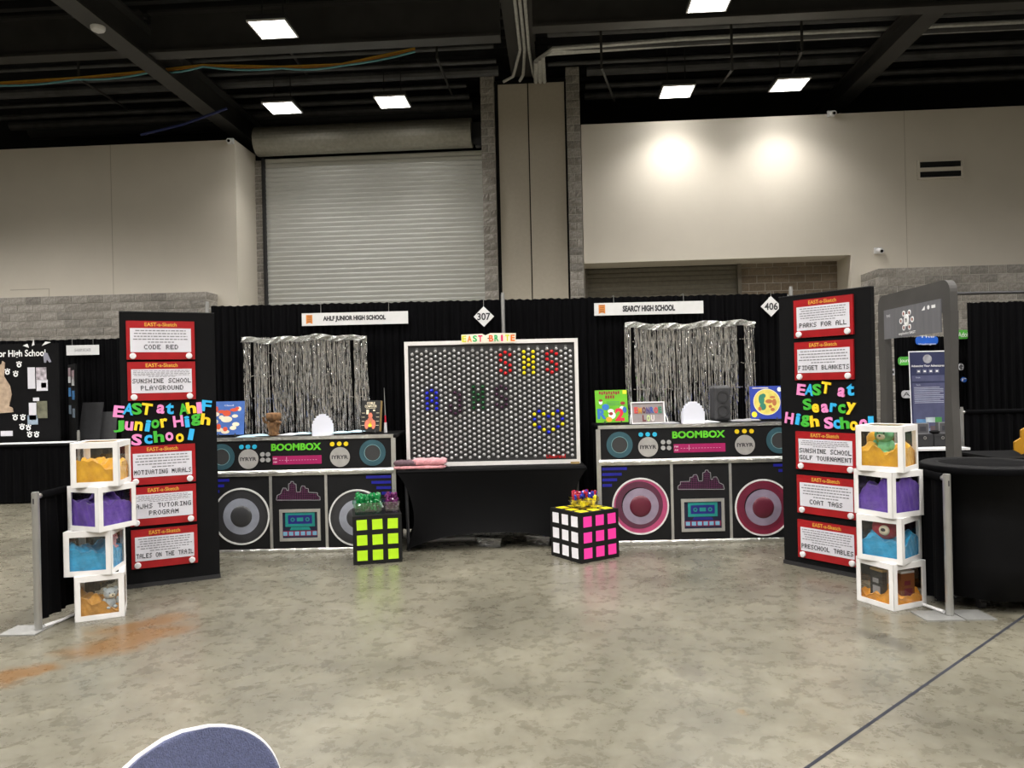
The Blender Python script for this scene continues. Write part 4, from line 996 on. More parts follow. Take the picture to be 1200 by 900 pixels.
for i, (px, a, b, lab, tm, h, tl) in enumerate(rights):
    z = i*(BS+.001); py = 690 - i*54
    c = atD(px, py, cR.y); yw = yaw_from(px, py, cR.y, a, b)
    wbox(lab, c.x, c.y, z, yw); tulle(tl, c.x, c.y, z+.004, yw, BS-.01, h, tm, 40+i, tilt=(.3 if i == 2 else 0))
    if i == 0:
        for (lx, ly, ang, m1, m2, nm, lb) in ((-.02, -.09, R(-6), mat('black_package', C('#26262a'), .4), mat('grey_print', C('#9a9aa0'), .5), 'game_box', 'small dark package leaning in the lowest right window box'),
                                             (.10, .02, R(84), mat('brown_package', C('#7a4a28'), .4), mat('maroon_print', C('#6a2030'), .5), 'toy_package', 'small brown package with white top in the lowest right window box')):
            q = on_top(c.x, c.y, yw, lx, ly); g = thing(nm, lb, 'package', (q[0], q[1], z+.035), yw+ang)
            MB().bx(-.055, .055, -.02, .02, 0, .19).build('carton', m1, g); MB().bx(-.03, .035, -.022, -.02, .03, .09).bx(-.03, .02, -.022, -.02, .11, .14).build('print', m2, g)
            MB().bx(-.055, .055, -.02, .02, .19, .205).build('top_flap', M_white if nm == 'toy_package' else mat('tan_flap', C('#a98d5a'), .6), g)
    if i == 1:
        q = on_top(c.x, c.y, yw, .0, -.05); g = thing('plush_toy', 'round red plush toy with a pale face in the blue right box', 'plush toy', (q[0], q[1], z+.13), yw)
        MB().ball((0, 0, .085), .085, .075, .08).build('body', mat('red_plush', C('#b01c3c'), .95, var=.15, scale=60), g, smooth=True)
        MB().ball((.02, -.065, .08), .036, .02, .034).build('face_patch', mat('cream_plush', C('#e8dfc8'), .95), g, smooth=True); MB().ball((.02, -.083, .085), .016, .006, .012).build('nose', M_ink, g, smooth=True)
    if i == 3:
        q = on_top(c.x, c.y, yw, .0, -.04); plush('plush_toy', 'mint green plush bear in the topmost right window box', mat('mint_plush', C('#86d4a8'), .95, var=.12, scale=60), mat('cream_plush', C('#e8dfc8'), .95), q[0], q[1], z+.10, yw+R(-8), .172)
        g2 = on_top(c.x, c.y, yw, -.085, .03); tag(MB().ball((0, 0, 0), .06, .05, .09, wob=lambda p: .15*math.sin(p[0]*9)*math.cos(p[2]*7)).build('tulle_tuft', T_y, smooth=True, loc=(g2[0], g2[1], z+.17)), 'yellow tulle tuft behind the mint plush bear', 'fabric')

# ------------------------------------------------------------------ low side rails
def rail_side(side, px, py, xb, yb, labp, labd, labr):
    p = onZ(px, py); t = thing('rail_post', labp, 'post', (p.x, p.y, 0), 0, 'low rail posts'); h = .905
    MB().cyl((0, 0, .01), (0, 0, h), .0235, n=16).build('tube', M_alu, t); MB().cyl((0, 0, h), (0, 0, h+.006), .021, n=14).build('cap', M_alu, t)
    MB().bx(-.004, .004, -.0242, -.022, h-.07, h-.035).build('slot', M_ink, t)
    M_plate = mat('steel_floor_plate', (.30, .30, .29), .5, .4, var=.1); MB().bx(-.2, .04, -.1, .1, 0, .008).build('base_plate', M_plate, t); 
    if side > 0: MB().bx(.05, .24, -.1, .1, 0, .008).build('base_plate', M_plate, t)
    q = Vector((xb, yb, 0)); d = (q-p).normalized()
    a = p + d*.05
    drape('low_curtain', labd, (a.x, a.y), (q.x, q.y), .06, h-.02, 26, .016, 11 if side > 0 else 12, group='low side curtains', sleeve=True)
    o = MB().cyl((p.x, p.y, h-.025), (q.x, q.y, h-.025), .018, n=10).build('rail_bar', M_alu); tag(o, labr, 'rail', 'low side rails')
    o = MB().tube([(p.x+.02*side*-1, p.y+.03, .02), (a.x-.05*side, a.y+.15, .012), (a.x-.06*side, a.y+.45, .012), (a.x-.02*side, a.y+.9, .012)], .011, 8).build('floor_cable', M_white)
    tag(o, 'pale cable curving on the floor by the %s rail post' % ('right' if side > 0 else 'left'), 'cable', 'floor cables')
rail_side(-1, 45, 739, XL-.05, YD-.1, 'aluminium rail post beside the left window box stack', 'low black curtain behind the left window box stack', 'aluminium rail bar over the left low curtain')
rail_side(1, 1113, 722, XR+.05, YD-.1, 'aluminium rail post in front of the black bin', 'low black curtain behind the right window box stack', 'aluminium rail bar over the right low curtain')
# ------------------------------------------------------------------ covered bin
p = onZ(1152, 712); bx_, by_ = Xat(1147, 620, 5.15)+.045, 5.15
t = thing('covered_bin', 'round black fabric covered bin on casters at the right edge', 'bin', (bx_, by_, 0))
wob = lambda th, z: .012*math.sin(th*9+z*2)*(1-z) + .006*math.sin(th*17+1)*(1-z)
zt_ = .94
MB().lathe([(.36, .085), (.375, .3), (.385, .6), (.39, .9), (.392, zt_-.05), (.39, zt_-.01), (.375, zt_), (.30, zt_+.004), (.275, zt_), (.268, zt_-.03), (.262, .3), (.0, .28)], 64, wob=wob).build('fabric_cover', mat('black_bin_cloth', (.0025, .0025, .003), .65, var=.2, spec=.12), t, smooth=True)
MB().lathe([(.388, zt_-.052), (.398, zt_-.045), (.397, zt_-.012), (.388, zt_-.005)], 64).build('elastic_rim', M_cloth, t, smooth=True)
MB().lathe([(.30, .075), (.31, .11)], 32).build('dolly', M_dkmetal, t)
for k in range(5):
    th = R(-130+72*k); cx, cy = .25*math.cos(th), .25*math.sin(th)
    g = MB().box(cx, cy, .07, .05, .05, .03).build('caster', M_dkmetal, t); MB().cyl((cx-.018, cy, .033), (cx+.018, cy, .033), .033, n=16).build('wheel', M_dkmetal, g)
mb = MB(); r_ = random.Random(1)
for k in range(5): mb.ball((r_.uniform(-.1, .1), r_.uniform(-.05, .2), .30), .05, .04, .04, 8, 6)
mb.build('litter', M_paper, t)

# ------------------------------------------------------------------ things on the counters
def on_counter(px, Yy, H): 
    return Vector((Xat(px, 490, Yy), Yy, H+.005))
def easel(label, x, y, z, rz=0, w=.16):
    t = thing('display_easel', label, 'easel', (x, y, z), rz, 'small black plate easels')
    for sx_ in (-1, 1):
        MB().tube([(sx_*w/2, -.075, .012), (sx_*w/2, -.07, .035), (sx_*w/2, -.055, .012), (sx_*w/2, .0, .006), (sx_*w/2*.7, .075, .16)], .006, 6).build('foot', M_dkmetal, t)
    MB().tube([(0, .0, .006), (0, .12, .006), (0, .075, .16)], .006, 6).build('strut', M_dkmetal, t); MB().box(0, 0, .012, w+.02, .012, .012).build('bar', M_dkmetal, t)
    return t
def cover(label, x, y, z, w, h, m, tilt=R(-10), rz=0, name='record_sleeve'):
    t = thing(name, label, 'record sleeve', (x, y, z), 0, None, (tilt, 0, rz))
    MB().bx(-w/2, w/2, -.003, .003, 0, h).build('sleeve', m, t); return t
def blobs(t, m, lst, name='cover_art', y=-.0042):
    for k, (x, z, rx, rz_) in enumerate(lst): MB().disc(x, z, rx, y-.0001*k, -.003, 16, rz_).build(name, m, t)
A_cream = mat('cream_print', C('#e8dcc0'), .6); A_or = mat('orange_red_print', C('#d4502c'), .6); A_wh = mat('white_print', C('#eeeeee'), .6)
A_bl = mat('blue_print', C('#2a6cb8'), .6); A_rd = mat('red_print', C('#d41f3c'), .6); A_ye = mat('yellow_print', C('#f2dc28'), .6); A_gr = mat('teal_green_print', C('#2c7a62'), .6); A_br = mat('brown_red_print', C('#b0683a'), .6); A_mr = mat('maroon_print2', C('#8c2a28'), .6); A_orange = mat('orange_print', C('#f0a01e'), .6)
# blue sleeve, left
YI = 7.28
z = HL+.005
x = Xat(268.5, 490, YI); h = .325; w_ = .30
easel('small black easel under the blue cloud sleeve', x, YI, z); cv = cover('square blue record sleeve with cream and orange cloud shapes', x, YI-.03, z+.022, w_, h, mat('mid_blue_print', C('#3f66b0'), .5, var=.15), R(-8))
r_ = random.Random(3)
blobs(cv, A_cream, [(-.02, .15, .055, .03), (.07, .10, .035, .02), (.06, .18, .03, .016), (-.09, .05, .04, .02), (-.03, .03, .04, .02), (.045, .065, .032, .02), (.10, .25, .02, .022), (-.07, .17, .025, .02), (-.12, .2, .03, .02), (-.12, .13, .02, .02)])
blobs(cv, A_or, [(-.02, .21, .04, .03), (-.07, .225, .035, .016), (.05, .24, .04, .016), (-.095, .08, .022, .028), (-.03, .055, .022, .022), (-.12, .25, .018, .028), (.08, .255, .02, .014)], y=-.0052)
text(cv, 'Cloud', -.0, .285, .09, .014, -.0045, A_wh, 'print')
# brown figurine -> carved bark pot figure
x = Xat(320.5, 490, YI); t = thing('bark_ornament', 'brown carved wooden bark ornament in front of the left tinsel', 'ornament', (x, YI, z))
M_bark = mat('carved_bark', C('#6e4f30'), .85, var=.4, scale=30, bump=1.0, bscale=40)
wb = lambda th, z_: .10*math.sin(th*7+z_*30) + .06*math.sin(th*13)
MB().lathe([(.045, 0), (.055, .01), (.04, .03), (.052, .07), (.058, .11), (.045, .135), (.03, .145)], 26, wob=wb).build('stump', M_bark, t, smooth=True)
MB().lathe([(.035, .14), (.06, .15), (.07, .18), (.068, .215), (.05, .225), (.0, .22)], 26, wob=wb).build('crown', M_bark, t, smooth=True)
MB().tube([(-.045, 0, .12), (-.085, -.01, .14), (-.095, -.01, .185)], .014, 8).build('branch', M_bark, t); MB().tube([(.05, -.02, .10), (.075, -.03, .13), (.035, -.06, .14)], .014, 8).build('branch', M_bark, t)
# white domed block ornaments
def dome(label, px, py, Yy, zz, s, rz):
    x = Xat(px, 490, Yy); t = thing('domed_ornament', label, 'ornament', (x, Yy, zz), rz, 'white stepped ornaments')
    W = s; steps = [(1.0, 0, .55), (.9, .55, .70), (.76, .70, .82), (.58, .82, .92), (.34, .92, 1.0)]
    mb = MB()
    for wd, z0, z1 in steps: mb.bx(-W/2*wd, W/2*wd, -.045, .045, z0*s, z1*s)
    mb.build('stepped_body', mat('cool_white_plastic', C('#dfe1ee'), .4, var=.02), t)
    return t
dome('white stepped dome ornament on the left counter', 378, 0, 7.2, z, .20, R(14)); dome('white stepped dome ornament on the right counter', 812, 0, 7.2, HR+.005, .205, R(0))
# black game box
x = Xat(433.5, 490, YI); t = thing('game_box', 'upright black box with a warm picture beside the left tinsel', 'box', (x, YI-.02, z+.02), 0, None, (R(-9), 0, R(-14)))
MB().bx(-.098, .098, 0, .045, 0, .305).build('carton', mat('black_box_print', C('#1d1d1c'), .4), t); MB().bx(.098, .1, .002, .043, .003, .302).build('tan_edge', mat('tan_card', C('#8c7448'), .6), t)
mb = MB(); add_text(mb, 'COBLE', 0, .278, .085, .024, -.002, offset=.03); add_text(mb, 'COMPUTER', 0, .248, .125, .024, -.002, offset=.03); mb.build('title_print', A_cream, t)
blobs(t, mat('peach_print', C('#d87a60'), .6), [(-.035, .07, .022, .045), (.035, .07, .022, .045), (0, .155, .022, .03), (0, .11, .03, .03)], 'picture', -.002); blobs(t, A_ye, [(0, .085, .014, .03), (0, .06, .02, .015)], 'picture', -.003)
mb = MB()
for sx_ in (-1, 1):
    for k in range(4): mb.bx(sx_*.075-.015, sx_*.075+.015, -.002, 0, .06+k*.04, .064+k*.04)
mb.bx(-.05, .05, -.002, 0, .226, .229).bx(-.045, -.02, -.002, 0, .17, .215).bx(.025, .045, -.002, 0, .2, .215); mb.build('fine_print', A_cream, t)
easel('small black easel under the upright black box', x, YI, z, 0, .12)
x = Xat(450.5, 490, 7.35); t = thing('toy_sword', 'slim upright white handled stick with a red band', 'stick', (x, 7.4, z))
MB().cyl((0, 0, 0), (0, 0, .10), .017, .013, 12).build('handle', M_white, t); MB().cyl((0, 0, .10), (0, 0, .17), .009, .008, 10).build('red_band', A_rd, t); MB().cyl((0, 0, .17), (-.005, .0, .44), .006, .002, 10).build('blade', M_alu, t)
# green sleeve right
zr = HR+.005
x = Xat(717, 490, YI); easel('small black easel under the green sleeve', x, YI, zr, R(3)); cv = cover('square green record sleeve with a blue letter and red numeral', x, YI-.03, zr+.022, .315, .315, mat('vivid_green_print', C('#63b312'), .5, var=.1), R(-8), R(4))
text(cv, 'R', -.10, .085, .085, .10, -.0045, A_bl, 'print', offset=.05); text(cv, '2', .075, .075, .09, .125, -.0045, A_rd, 'print', offset=.05)
blobs(cv, A_wh, [(-.01, .11, .03, .02), (.0, .07, .035, .035), (.10, .14, .022, .016), (-.105, .2, .018, .025)], y=-.0042); blobs(cv, A_bl, [(-.06, .15, .035, .03), (.125, .12, .02, .03)], y=-.005); blobs(cv, A_orange, [(-.03, .03, .03, .024)], y=-.005); blobs(cv, A_mr, [(-.105, .215, .02, .012), (.11, .185, .024, .016), (-.01, .085, .02, .016)], y=-.0055)
MB().bx(.115, .152, -.0045, -.003, .275, .31).build('yellow_corner', A_ye, cv)
mb = MB(); r_ = random.Random(9)
for k in range(9): mb.box(-.11+k*.023, -.0042, .29-(.006 if k % 2 else 0), .017, .002, .028)
for k in range(4): mb.box(-.05+k*.024, -.0042, .248, .017, .002, .03)
mb.build('title_print', A_mr, cv)
mb = MB(); [mb.bx(-.05, .08, -.0042, -.003, .2-.012*k, .203-.012*k) for k in range(4)]; mb.build('fine_print', A_gr, cv)
# framed letter sign
x = Xat(759.5, 490, YI); t = thing('framed_letter_sign', 'white wire framed tray with multicoloured letters', 'sign', (x, YI-.02, zr), 0, None, (R(-12), 0, R(2)))
Wf, Hf = .33, .215
MB().frame(-Wf/2, Wf/2, 0, Hf, .011, -.012, .006).build('frame', M_white, t); MB().bx(-Wf/2+.008, Wf/2-.008, .0, .004, .008, Hf-.008).build('backing', mat('mauve_grey_board', C('#8d8585'), .6), t)
for i, (ch, c_) in enumerate(zip('EMONROE', ('#c8403c', '#c08a30', '#5a2a30', '#4a3a78', '#2f4c9a', '#c83a40', '#2c7a5a'))):
    text(t, ch, -.115+i*.039, .135-.004*(i % 2), .033, .062, -.003, mat('sign_letter_%d' % i, C(c_), .5), 'letter', offset=.05, ext=.003)
for i, (ch, c_) in enumerate(zip('LOU', ('#6a2c30', '#b8cc88', '#c8c0c0'))):
    text(t, ch, -.04+i*.042, .055, .033, .062, -.003, mat('sign_letter_b%d' % i, C(c_), .5), 'letter', offset=.05, ext=.003)
for sx_ in (-1, 1): MB().tube([(sx_*Wf/2, 0, Hf*.45), (sx_*(Wf/2+.012), -.02, .06), (sx_*(Wf/2+.02), -.03, .0)], .004, 6).build('wire_leg', M_white, t)
# portable speaker
x = Xat(847.5, 490, 7.3); t = thing('portable_speaker', 'dark grey two cone portable speaker before the right tinsel', 'speaker', (x, 7.3, zr), R(4))
M_spk = mat('charcoal_plastic', C('#3c3c3e'), .45); Wv, Hv = .17, .355
MB().bx(-Wv/2, Wv/2, 0, .16, .01, Hv).build('cabinet', M_spk, t, bevel=.028)
MB().bx(-.06, .06, .02, .14, 0, .012).build('foot', M_dkmetal, t)
for zc in (.105, .245):
    g = MB().ring(0, zc, .045, .062, -.008, .004, 28).build('cone_surround', mat('rubber_ring', C('#2c2c2e'), .5), t); MB().lathe([(.046, 0), (.03, -.012), (.015, -.006), (0, -.004)], 24, M=Matrix.Translation((0, .002, zc)) @ Matrix.Rotation(R(90), 4, 'X')).build('cone', mat('cone_grey', C('#4a4a4c'), .45), g, smooth=True)
MB().disc(0, .035, .012, -.003, .004, 14).build('badge', M_ink, t)
# blue sleeve with round picture
x = Xat(898.5, 490, YI); easel('small black easel under the blue sleeve with a round picture', x, YI, zr, R(-4)); cv = cover('blue record sleeve with a round yellow picture', x, YI-.03, zr+.022, .315, .32, mat('royal_blue_print', C('#1f3aa0'), .5, var=.1), R(-8), R(-4))
blobs(cv, mat('pale_yellow_print', C('#d8c860'), .6, var=.15, scale=20), [(.0, .165, .125, .125)]); MB().ring(0, .165, .122, .128, -.005, -.003, 36).build('picture_rim', A_cream, cv)
blobs(cv, A_gr, [(-.05, .19, .028, .05), (-.04, .12, .03, .035), (-.03, .225, .022, .022)], y=-.005); blobs(cv, A_br, [(.02, .17, .035, .02), (.07, .16, .02, .035), (.03, .12, .016, .016), (.055, .21, .026, .012), (-.07, .1, .016, .02), (.05, .09, .02, .016)], y=-.005)
blobs(cv, A_ye, [(-.125, .045, .026, .028)]); blobs(cv, A_wh, [(.125, .285, .02, .022)], 'badge'); mb = MB().bx(-.13, .02, -.0042, -.003, .298, .306); mb.build('print', A_cream, cv)
# loose flyers on the counters
M_fly = mat('pale_blue_flyer', C('#a9c8d6'), .6, var=.1); M_fly2 = mat('white_flyer', C('#d8dadc'), .6); M_fly3 = mat('grey_flyer', C('#8c8c90'), .6)
k = 0
fl_l = [(290, -.02, M_fly, 'pale blue flyer beside the bark ornament, leftmost'), (303, .03, M_fly, 'pale blue flyer just left of the bark ornament'), (338, .0, M_fly2, 'white flyer just right of the bark ornament'), (352, .03, M_fly, 'pale blue flyer between the bark and the white ornament'), (400, .0, M_fly, 'pale blue flyer just right of the left white ornament'), (415, .03, M_fly, 'pale blue flyer before the upright black box')]
for i, (px, dy, m, lb) in enumerate(fl_l):
    x = Xat(px, 500, 7.22); o = MB().grid(lambda a, b: (-.09+.18*a, -.06+.12*b, .004+.012*math.sin(math.pi*a)*b+.003*b), 6, 4).build('paper_flyer', m, loc=(x, 7.21+dy, HL+.004+.004*i), rot=(0, 0, R(20*math.sin(i*2.1)))); tag(o, lb, 'flyer', 'flyers on the left counter')
for i, (px, dy, m, lb) in enumerate([(785, .02, M_fly3, 'grey flyer between the letter sign and the white ornament'), (832, .0, M_fly2, 'white flyer between the white ornament and the speaker'), (868, .0, M_fly3, 'grey flyer right of the portable speaker'), (880, .02, M_fly3, 'grey flyer left of the round picture sleeve')]):
    x = Xat(px, 500, 7.22); o = MB().grid(lambda a, b: (-.09+.18*a, -.06+.12*b, .004+.012*math.sin(math.pi*a)*b+.003*b), 6, 4).build('paper_flyer', m, loc=(x, 7.21+dy, HR+.004+.004*i), rot=(0, 0, R(20*math.sin(i*1.7)))); tag(o, lb, 'flyer', 'flyers on the right counter')

# ================================================================== LEFT NEIGHBOUR BOOTH
YN = 12.4
drape('backdrop_curtain', 'black backdrop curtain of the far left neighbouring booth', (-9.6, YN), (-4.6, YN), .03, 2.45, 60, .02, 21, group='neighbour curtains')
YQ = 11.2
a = atD(-40, 512, YQ); b = atD(67, 402, YQ); zq = .85
t = thing('school_display', 'black display board reading Junior High School at far left', 'board', ((a.x+b.x)/2, YQ, zq)); W = b.x-a.x; H = b.z-zq
MB().bx(-W/2, W/2, 0, .04, 0, H).build('panel', M_black, t)
def QL(cx, cy): q = atD(cx, cy, YQ); return q.x-(a.x+b.x)/2, q.z-zq
x0_, zz = QL(-16, 415); x1_, zz2 = QL(53.5, 415.5); text(t, 'Junior High School', (x0_+x1_)/2, (zz+zz2)/2, x1_-x0_, .13, -.003, A_wh, offset=.02)
M_stone = mat('sandstone_print', C('#b09a84'), .7, var=.25, scale=14)
t_pts = [QL(*q) for q in ((-34, 487), (16, 483), (15, 478), (11, 476), (14, 462), (12, 452), (8, 446), (5, 441), (6, 425), (3, 423), (2, 427), (-3, 427), (-4, 441), (-34, 441))]
MB().prism(t_pts, -.012, 0).build('building_cutout', M_stone, t)
for (x_, y_, w2, h2, m) in ((37, 443, 8.5, 25, M_paper), (48.5, 438, 12, 15, mat('photo_light', C('#b0a8b0'), .5, var=.6, scale=16)), (49.5, 451.5, 13, 13, M_paper), (51.5, 451.5, 6, 6, M_inkg), (42.5, 468, 7, 4, M_paper), (38.5, 482, 8.5, 20, M_paper), (49.5, 480, 12, 20, mat('photo_road', C('#6a6a58'), .5, var=.5, scale=9)), (38.5, 492, 12, 11, mat('photo_blue', C('#8fa0b0'), .5, var=.4, scale=12)), (8, 508, 14, 6, M_paper)):
    x_, z_ = QL(x_, y_); k_ = YQ/F; MB().bx(x_-w2*k_/2, x_+w2*k_/2, -.006, 0, z_-h2*k_/2, z_+h2*k_/2).build('pinned_print', m, t)
for (x_, y_) in ((22.5, 427), (8.8, 435.5), (18.5, 438), (18, 489), (27, 489), (26, 500), (33.5, 501), (35, 509), (43, 509)):
    x_, z_ = QL(x_, y_); mb = MB(); mb.ring(x_, z_-.012, .016, .034, -.006, 0, 14)
    for k in range(3): mb.disc(x_-.03+.03*k, z_+.036-.008*abs(k-1), .011, -.006, 0, 8)
    mb.build('paw_print', A_wh, t)
x_, z_ = QL(55, 419); MB().prism([(x_+p*.0128, z_+q*.0128) for p, q in ((-3, -6), (-1, -6), (0, -2), (3, -6), (5, -5), (3, 0), (1, 5), (-2, 6), (-4, 3))], -.008, 0).build('grey_cutout', mat('grey_cut', C('#8a8a98'), .6), t)
for k, (x_, y_, w2, h2, rr) in enumerate(((31, 405, 8, 5, .5), (39, 402, 3, 9, .1), (54, 402, 12, 4, -.3))):
    q = atD(x_, y_, YQ-.02); o = MB().prism([(-w2*.006, -h2*.005), (w2*.006, -h2*.003), (0, h2*.006)], -.004, .004).build('paper_star', M_white, loc=q, rot=(0, rr, 0)); tag(o, ['left', 'middle', 'right'][k]+' white paper scrap along the top of the far left display', 'paper', 'paper scraps')
hs = hang_sign('small white hanging sign above the far left dark boards', None, 78, 404, 116, 416.5, YN-.1, 0, 1); text(hs, 'LISA ACADEMY ARK CHARTER', 0, 0, .27, .05, -.0055, M_inkg)
# narrow side board with photos
q = atD(85, 495, 11.9); t = thing('narrow_display', 'narrow angled display board with small photos at far left', 'board', (q.x, 11.9, .8), R(-52))
MB().bx(-.35, .35, 0, .03, 0, 1.22).build('panel', M_black, t)
for k, (zz, c_) in enumerate(((1.1, '#a08a90'), (.78, '#4a8ac8'), (.5, '#8090a0'), (1.0, '#d0d0d0'))): [MB().bx(xq, xq+.22, -.006, 0, zz-.07-dq, zz+.07-dq).build('pinned_photo', mat('side_photo%d' % k, C(c_), .6, var=.3, scale=10), t) for xq, dq in ((-.3, 0), (.05, .05))]
def skirted(label, x0, x1, y0, dep, h, seed, top=None):
    t = thing('skirted_table', label, 'table', ((x0+x1)/2, y0, 0), 0, None); w2 = (x1-x0)/2
    MB().bx(-w2-.03, w2+.03, -.03, dep+.01, h-.025, h).build('table_top', top or M_stretch, t)
    MB().grid(drape_fn(-w2, 0, w2, 0, .02, h-.01, (x1-x0)*11, .012, seed), int((x1-x0)*60), 5).grid(drape_fn(w2, 0, w2, dep, .02, h-.01, dep*11, .012, seed+1), int(dep*60), 5).grid(drape_fn(-w2, dep, -w2, 0, .02, h-.01, dep*11, .012, seed+2), int(dep*60), 5).build('skirt', M_cloth, t, smooth=True)
    for sx_ in (-1, 1):
        for y in (.05, dep-.05): MB().cyl((sx_*(w2-.05), y, 0), (sx_*(w2-.05), y, h-.03), .015, n=6).build('leg', M_dkmetal, t)
    return t
xr_ = Xat(126, 520, 10.7); skirted('long black skirted table in the far left booth', -8.6, xr_, 10.7, .75, .845, 31)
o = MB().bx(-.68, .68, -.16, .16, 0, .006).build('paper_sheet', M_white, loc=(Xat(30, 524, 10.95), 10.95, .846), rot=(0, 0, R(4))); tag(o, 'long white paper sheet on the far left skirted table', 'paper')
x2_ = Xat(64, 500, 11.95); skirted('dark table under the narrow display board at far left', x2_+.15, Xat(150, 500, 11.95), 11.55, .7, .80, 35)
o = MB().bx(-.28, .28, -.1, .1, 0, .006).build('paper_sheet', M_white, loc=(Xat(118, 494, 11.7), 11.68, .801)); tag(o, 'white paper sheet under the dark folding boards', 'paper')
for k, (px, w2, h2, rz_) in enumerate(((107, .36, .62, -.15), (119, .36, .46, .15))):
    x = Xat(px, 480, 11.95); o = thing('folding_board', ['taller', 'shorter'][k]+' dark folding board standing on the far left table', 'board', (x, 11.85+.15*k, .80), rz_)
    MB().bx(-w2/2, w2/2, -.01, .01, 0, h2, Matrix.Rotation(R(-12), 4, 'X')).build('panel', mat('dark_grey_foam', C('#2e2e30'), .6), o); MB().bx(-.03, .03, .0, .14, 0, .02).build('back_foot', M_black, o)
q = atD(118, 503, 11.0); pole('short aluminium pole behind the topmost left window box', q.x+.02, 10.4, q.z, base=True)
# ================================================================== RIGHT NEIGHBOUR BOOTH
# phone shaped cut-out frame, standing along the aisle
pa_ = Vector((4.16, 8.5, 0)); pb_ = Vector((4.10, 7.0, 0)); d = (pb_-pa_); W = d.length; rz = math.atan2(d.y, d.x)
t = thing('phone_frame', 'tall dark grey phone shaped cut-out frame at right', 'frame', pa_, rz); Hh = 2.44
M_gf = mat('charcoal_foam_frame', C('#403e3c'), .65, var=.15, scale=3); M_gp = mat('painted_grey_header', C('#66666a'), .6, var=.12, scale=3, stretch=(6, 1, .6))
cut = []
def rr(x0, x1, z0, z1, r, n=6):
    P = []
    for cx, cz, a0 in ((x1-r, z1-r, 0), (x0+r, z1-r, 90)):
        for k in range(n+1): th = R(a0+90*k/n); P.append((cx+r*math.cos(th), cz+r*math.sin(th)))
    return P
pts = rr(0, W, 0, Hh, .12)
MB().prism([(0, Hh-.30), (W, Hh-.30)] + pts, 0, .07).build('top_bar', M_gf, t)
def legp(x0, x1, seed):
    ph = random.Random(seed).uniform(0, 6); L_ = [(x0+.012*math.sin(z*5+ph), z) for z in [Hh-.30-(Hh-.30)*k/12 for k in range(13)]]; R_ = [(x1+.014*math.sin(z*4+ph*2), z) for z in [(Hh-.30)*k/12 for k in range(13)]]
    return L_ + R_
MB().prism(legp(0.0, .155, 1), 0, .07).build('leg', M_gf, t); MB().prism(legp(W-.13, W, 2), 0, .07).build('leg', M_gf, t)
hp = MB().bx(.17, W-.15, -.012, 0, 1.95, 2.27).build('header_panel', M_gp, t)
mb = MB(); cx, cz = W*.46, 2.12
A_pale = A_wh
o1 = MB().disc(cx, cz, .05, -.02, -.012, 24, .062).build('emblem_centre', A_wh, hp); text(o1, 'm', cx, cz, .04, .04, -.0215, M_ink, 'emblem_letter', offset=.03)
for k in range(6):
    th = R(60*k); e = MB().ring(cx+.12*math.cos(th), cz+.085*math.sin(th), .02, .03, -.018, -.012, 16).build('emblem_ring', A_wh, hp); MB().disc(cx+.12*math.cos(th), cz+.085*math.sin(th), .018, -.016, -.012, 12).build('emblem_dot', mat('rust_dot', C('#8a4a40'), .5), e)
text(hp, 'exploring EAST', cx, cz-.135, .36, .035, -.0135, A_wh, 'lettering', offset=.02); text(hp, '9:41', .28, cz+.08, .08, .03, -.0135, A_wh, 'clock_print')
MB().prism([(W-.5, cz+.07), (W-.44, cz+.07), (W-.44, cz+.11)], -.014, -.012).disc(W-.37, cz+.09, .022, -.014, -.012, 10).bx(W-.31, W-.24, -.014, -.012, cz+.075, cz+.105).build('status_icons', A_wh, hp)
# black wall behind with tags
YW = 9.9; xw0, xw1 = Xat(1047, 400, YW), Xat(1142, 400, YW)
drape('backdrop_curtain', 'black backdrop curtain behind the tag signs at right', (xw0, YW), (xw1+.2, YW), .03, 2.05, 22, .015, 41, group='neighbour curtains')
YZ = 9.4; xz0 = Xat(1134, 400, YZ)
drape('backdrop_curtain', 'tall black curtain at the far right edge', (xz0, YZ), (xz0+2.6, YZ), .03, 2.44, 30, .018, 43, group='neighbour curtains')
pole('slim pole at the left end of the far right curtain', xz0+.14, YZ+.07, 2.43); o = MB().cyl((xz0-.9, YZ+.05, 2.43+.13), (xz0+2.6, YZ+.05, 2.43+.13), .02, n=8).build('crossbar', M_dkmetal); tag(o, 'grey crossbar above the far right curtain', 'pole')
def tagsign(label, txt, x, y, w, h, c, D=YW-.06, tc=None):
    q = atD(x, y, D); k_ = D/F; t = thing('tag_sign', label, 'sign', q, 0, 'tag signs')
    W_, H_ = w*k_, h*k_; P = []
    for cx_, cz_, a0 in ((W_/2-.04, H_/2-.04, 0), (-W_/2+.04, H_/2-.04, 90), (-W_/2+.04, -H_/2+.04, 180), (W_/2-.04, -H_/2+.04, 270)):
        for k in range(5): th = R(a0+90*k/4); P.append((cx_+.04*math.cos(th), cz_+.04*math.sin(th)))
    MB().prism(P, -.006, .006).build('board', mat('tag'+c, C(c), .5), t)
    n_l = len(txt)
    for i, ln in enumerate(txt): text(t, ln, 0, (n_l-1)*.05-i*.1 if n_l > 1 else 0, min(W_*.8, len(ln)*.065), min(H_*.55/n_l, .11), -.008, tc or A_wh, 'lettering')
tagsign('blue tag sign reading The Washington behind the phone frame', ['The', 'Washington'], 1086, 399, 26, 9.5, '#1f5fc8')
tagsign('green tag sign reading Journey beside the upright banner', ['Journ'], 1060, 423, 15, 10, '#4aa83c')
tagsign('green tag sign reading Adoi right of the phone frame', ['Adoi'], 1128, 392, 14, 10.5, '#4fae3a')
tagsign('pale tag sign reading Al left of the upright banner', ['Al'], 1063, 462, 13, 9, '#b8b8bc', tc=M_ink)
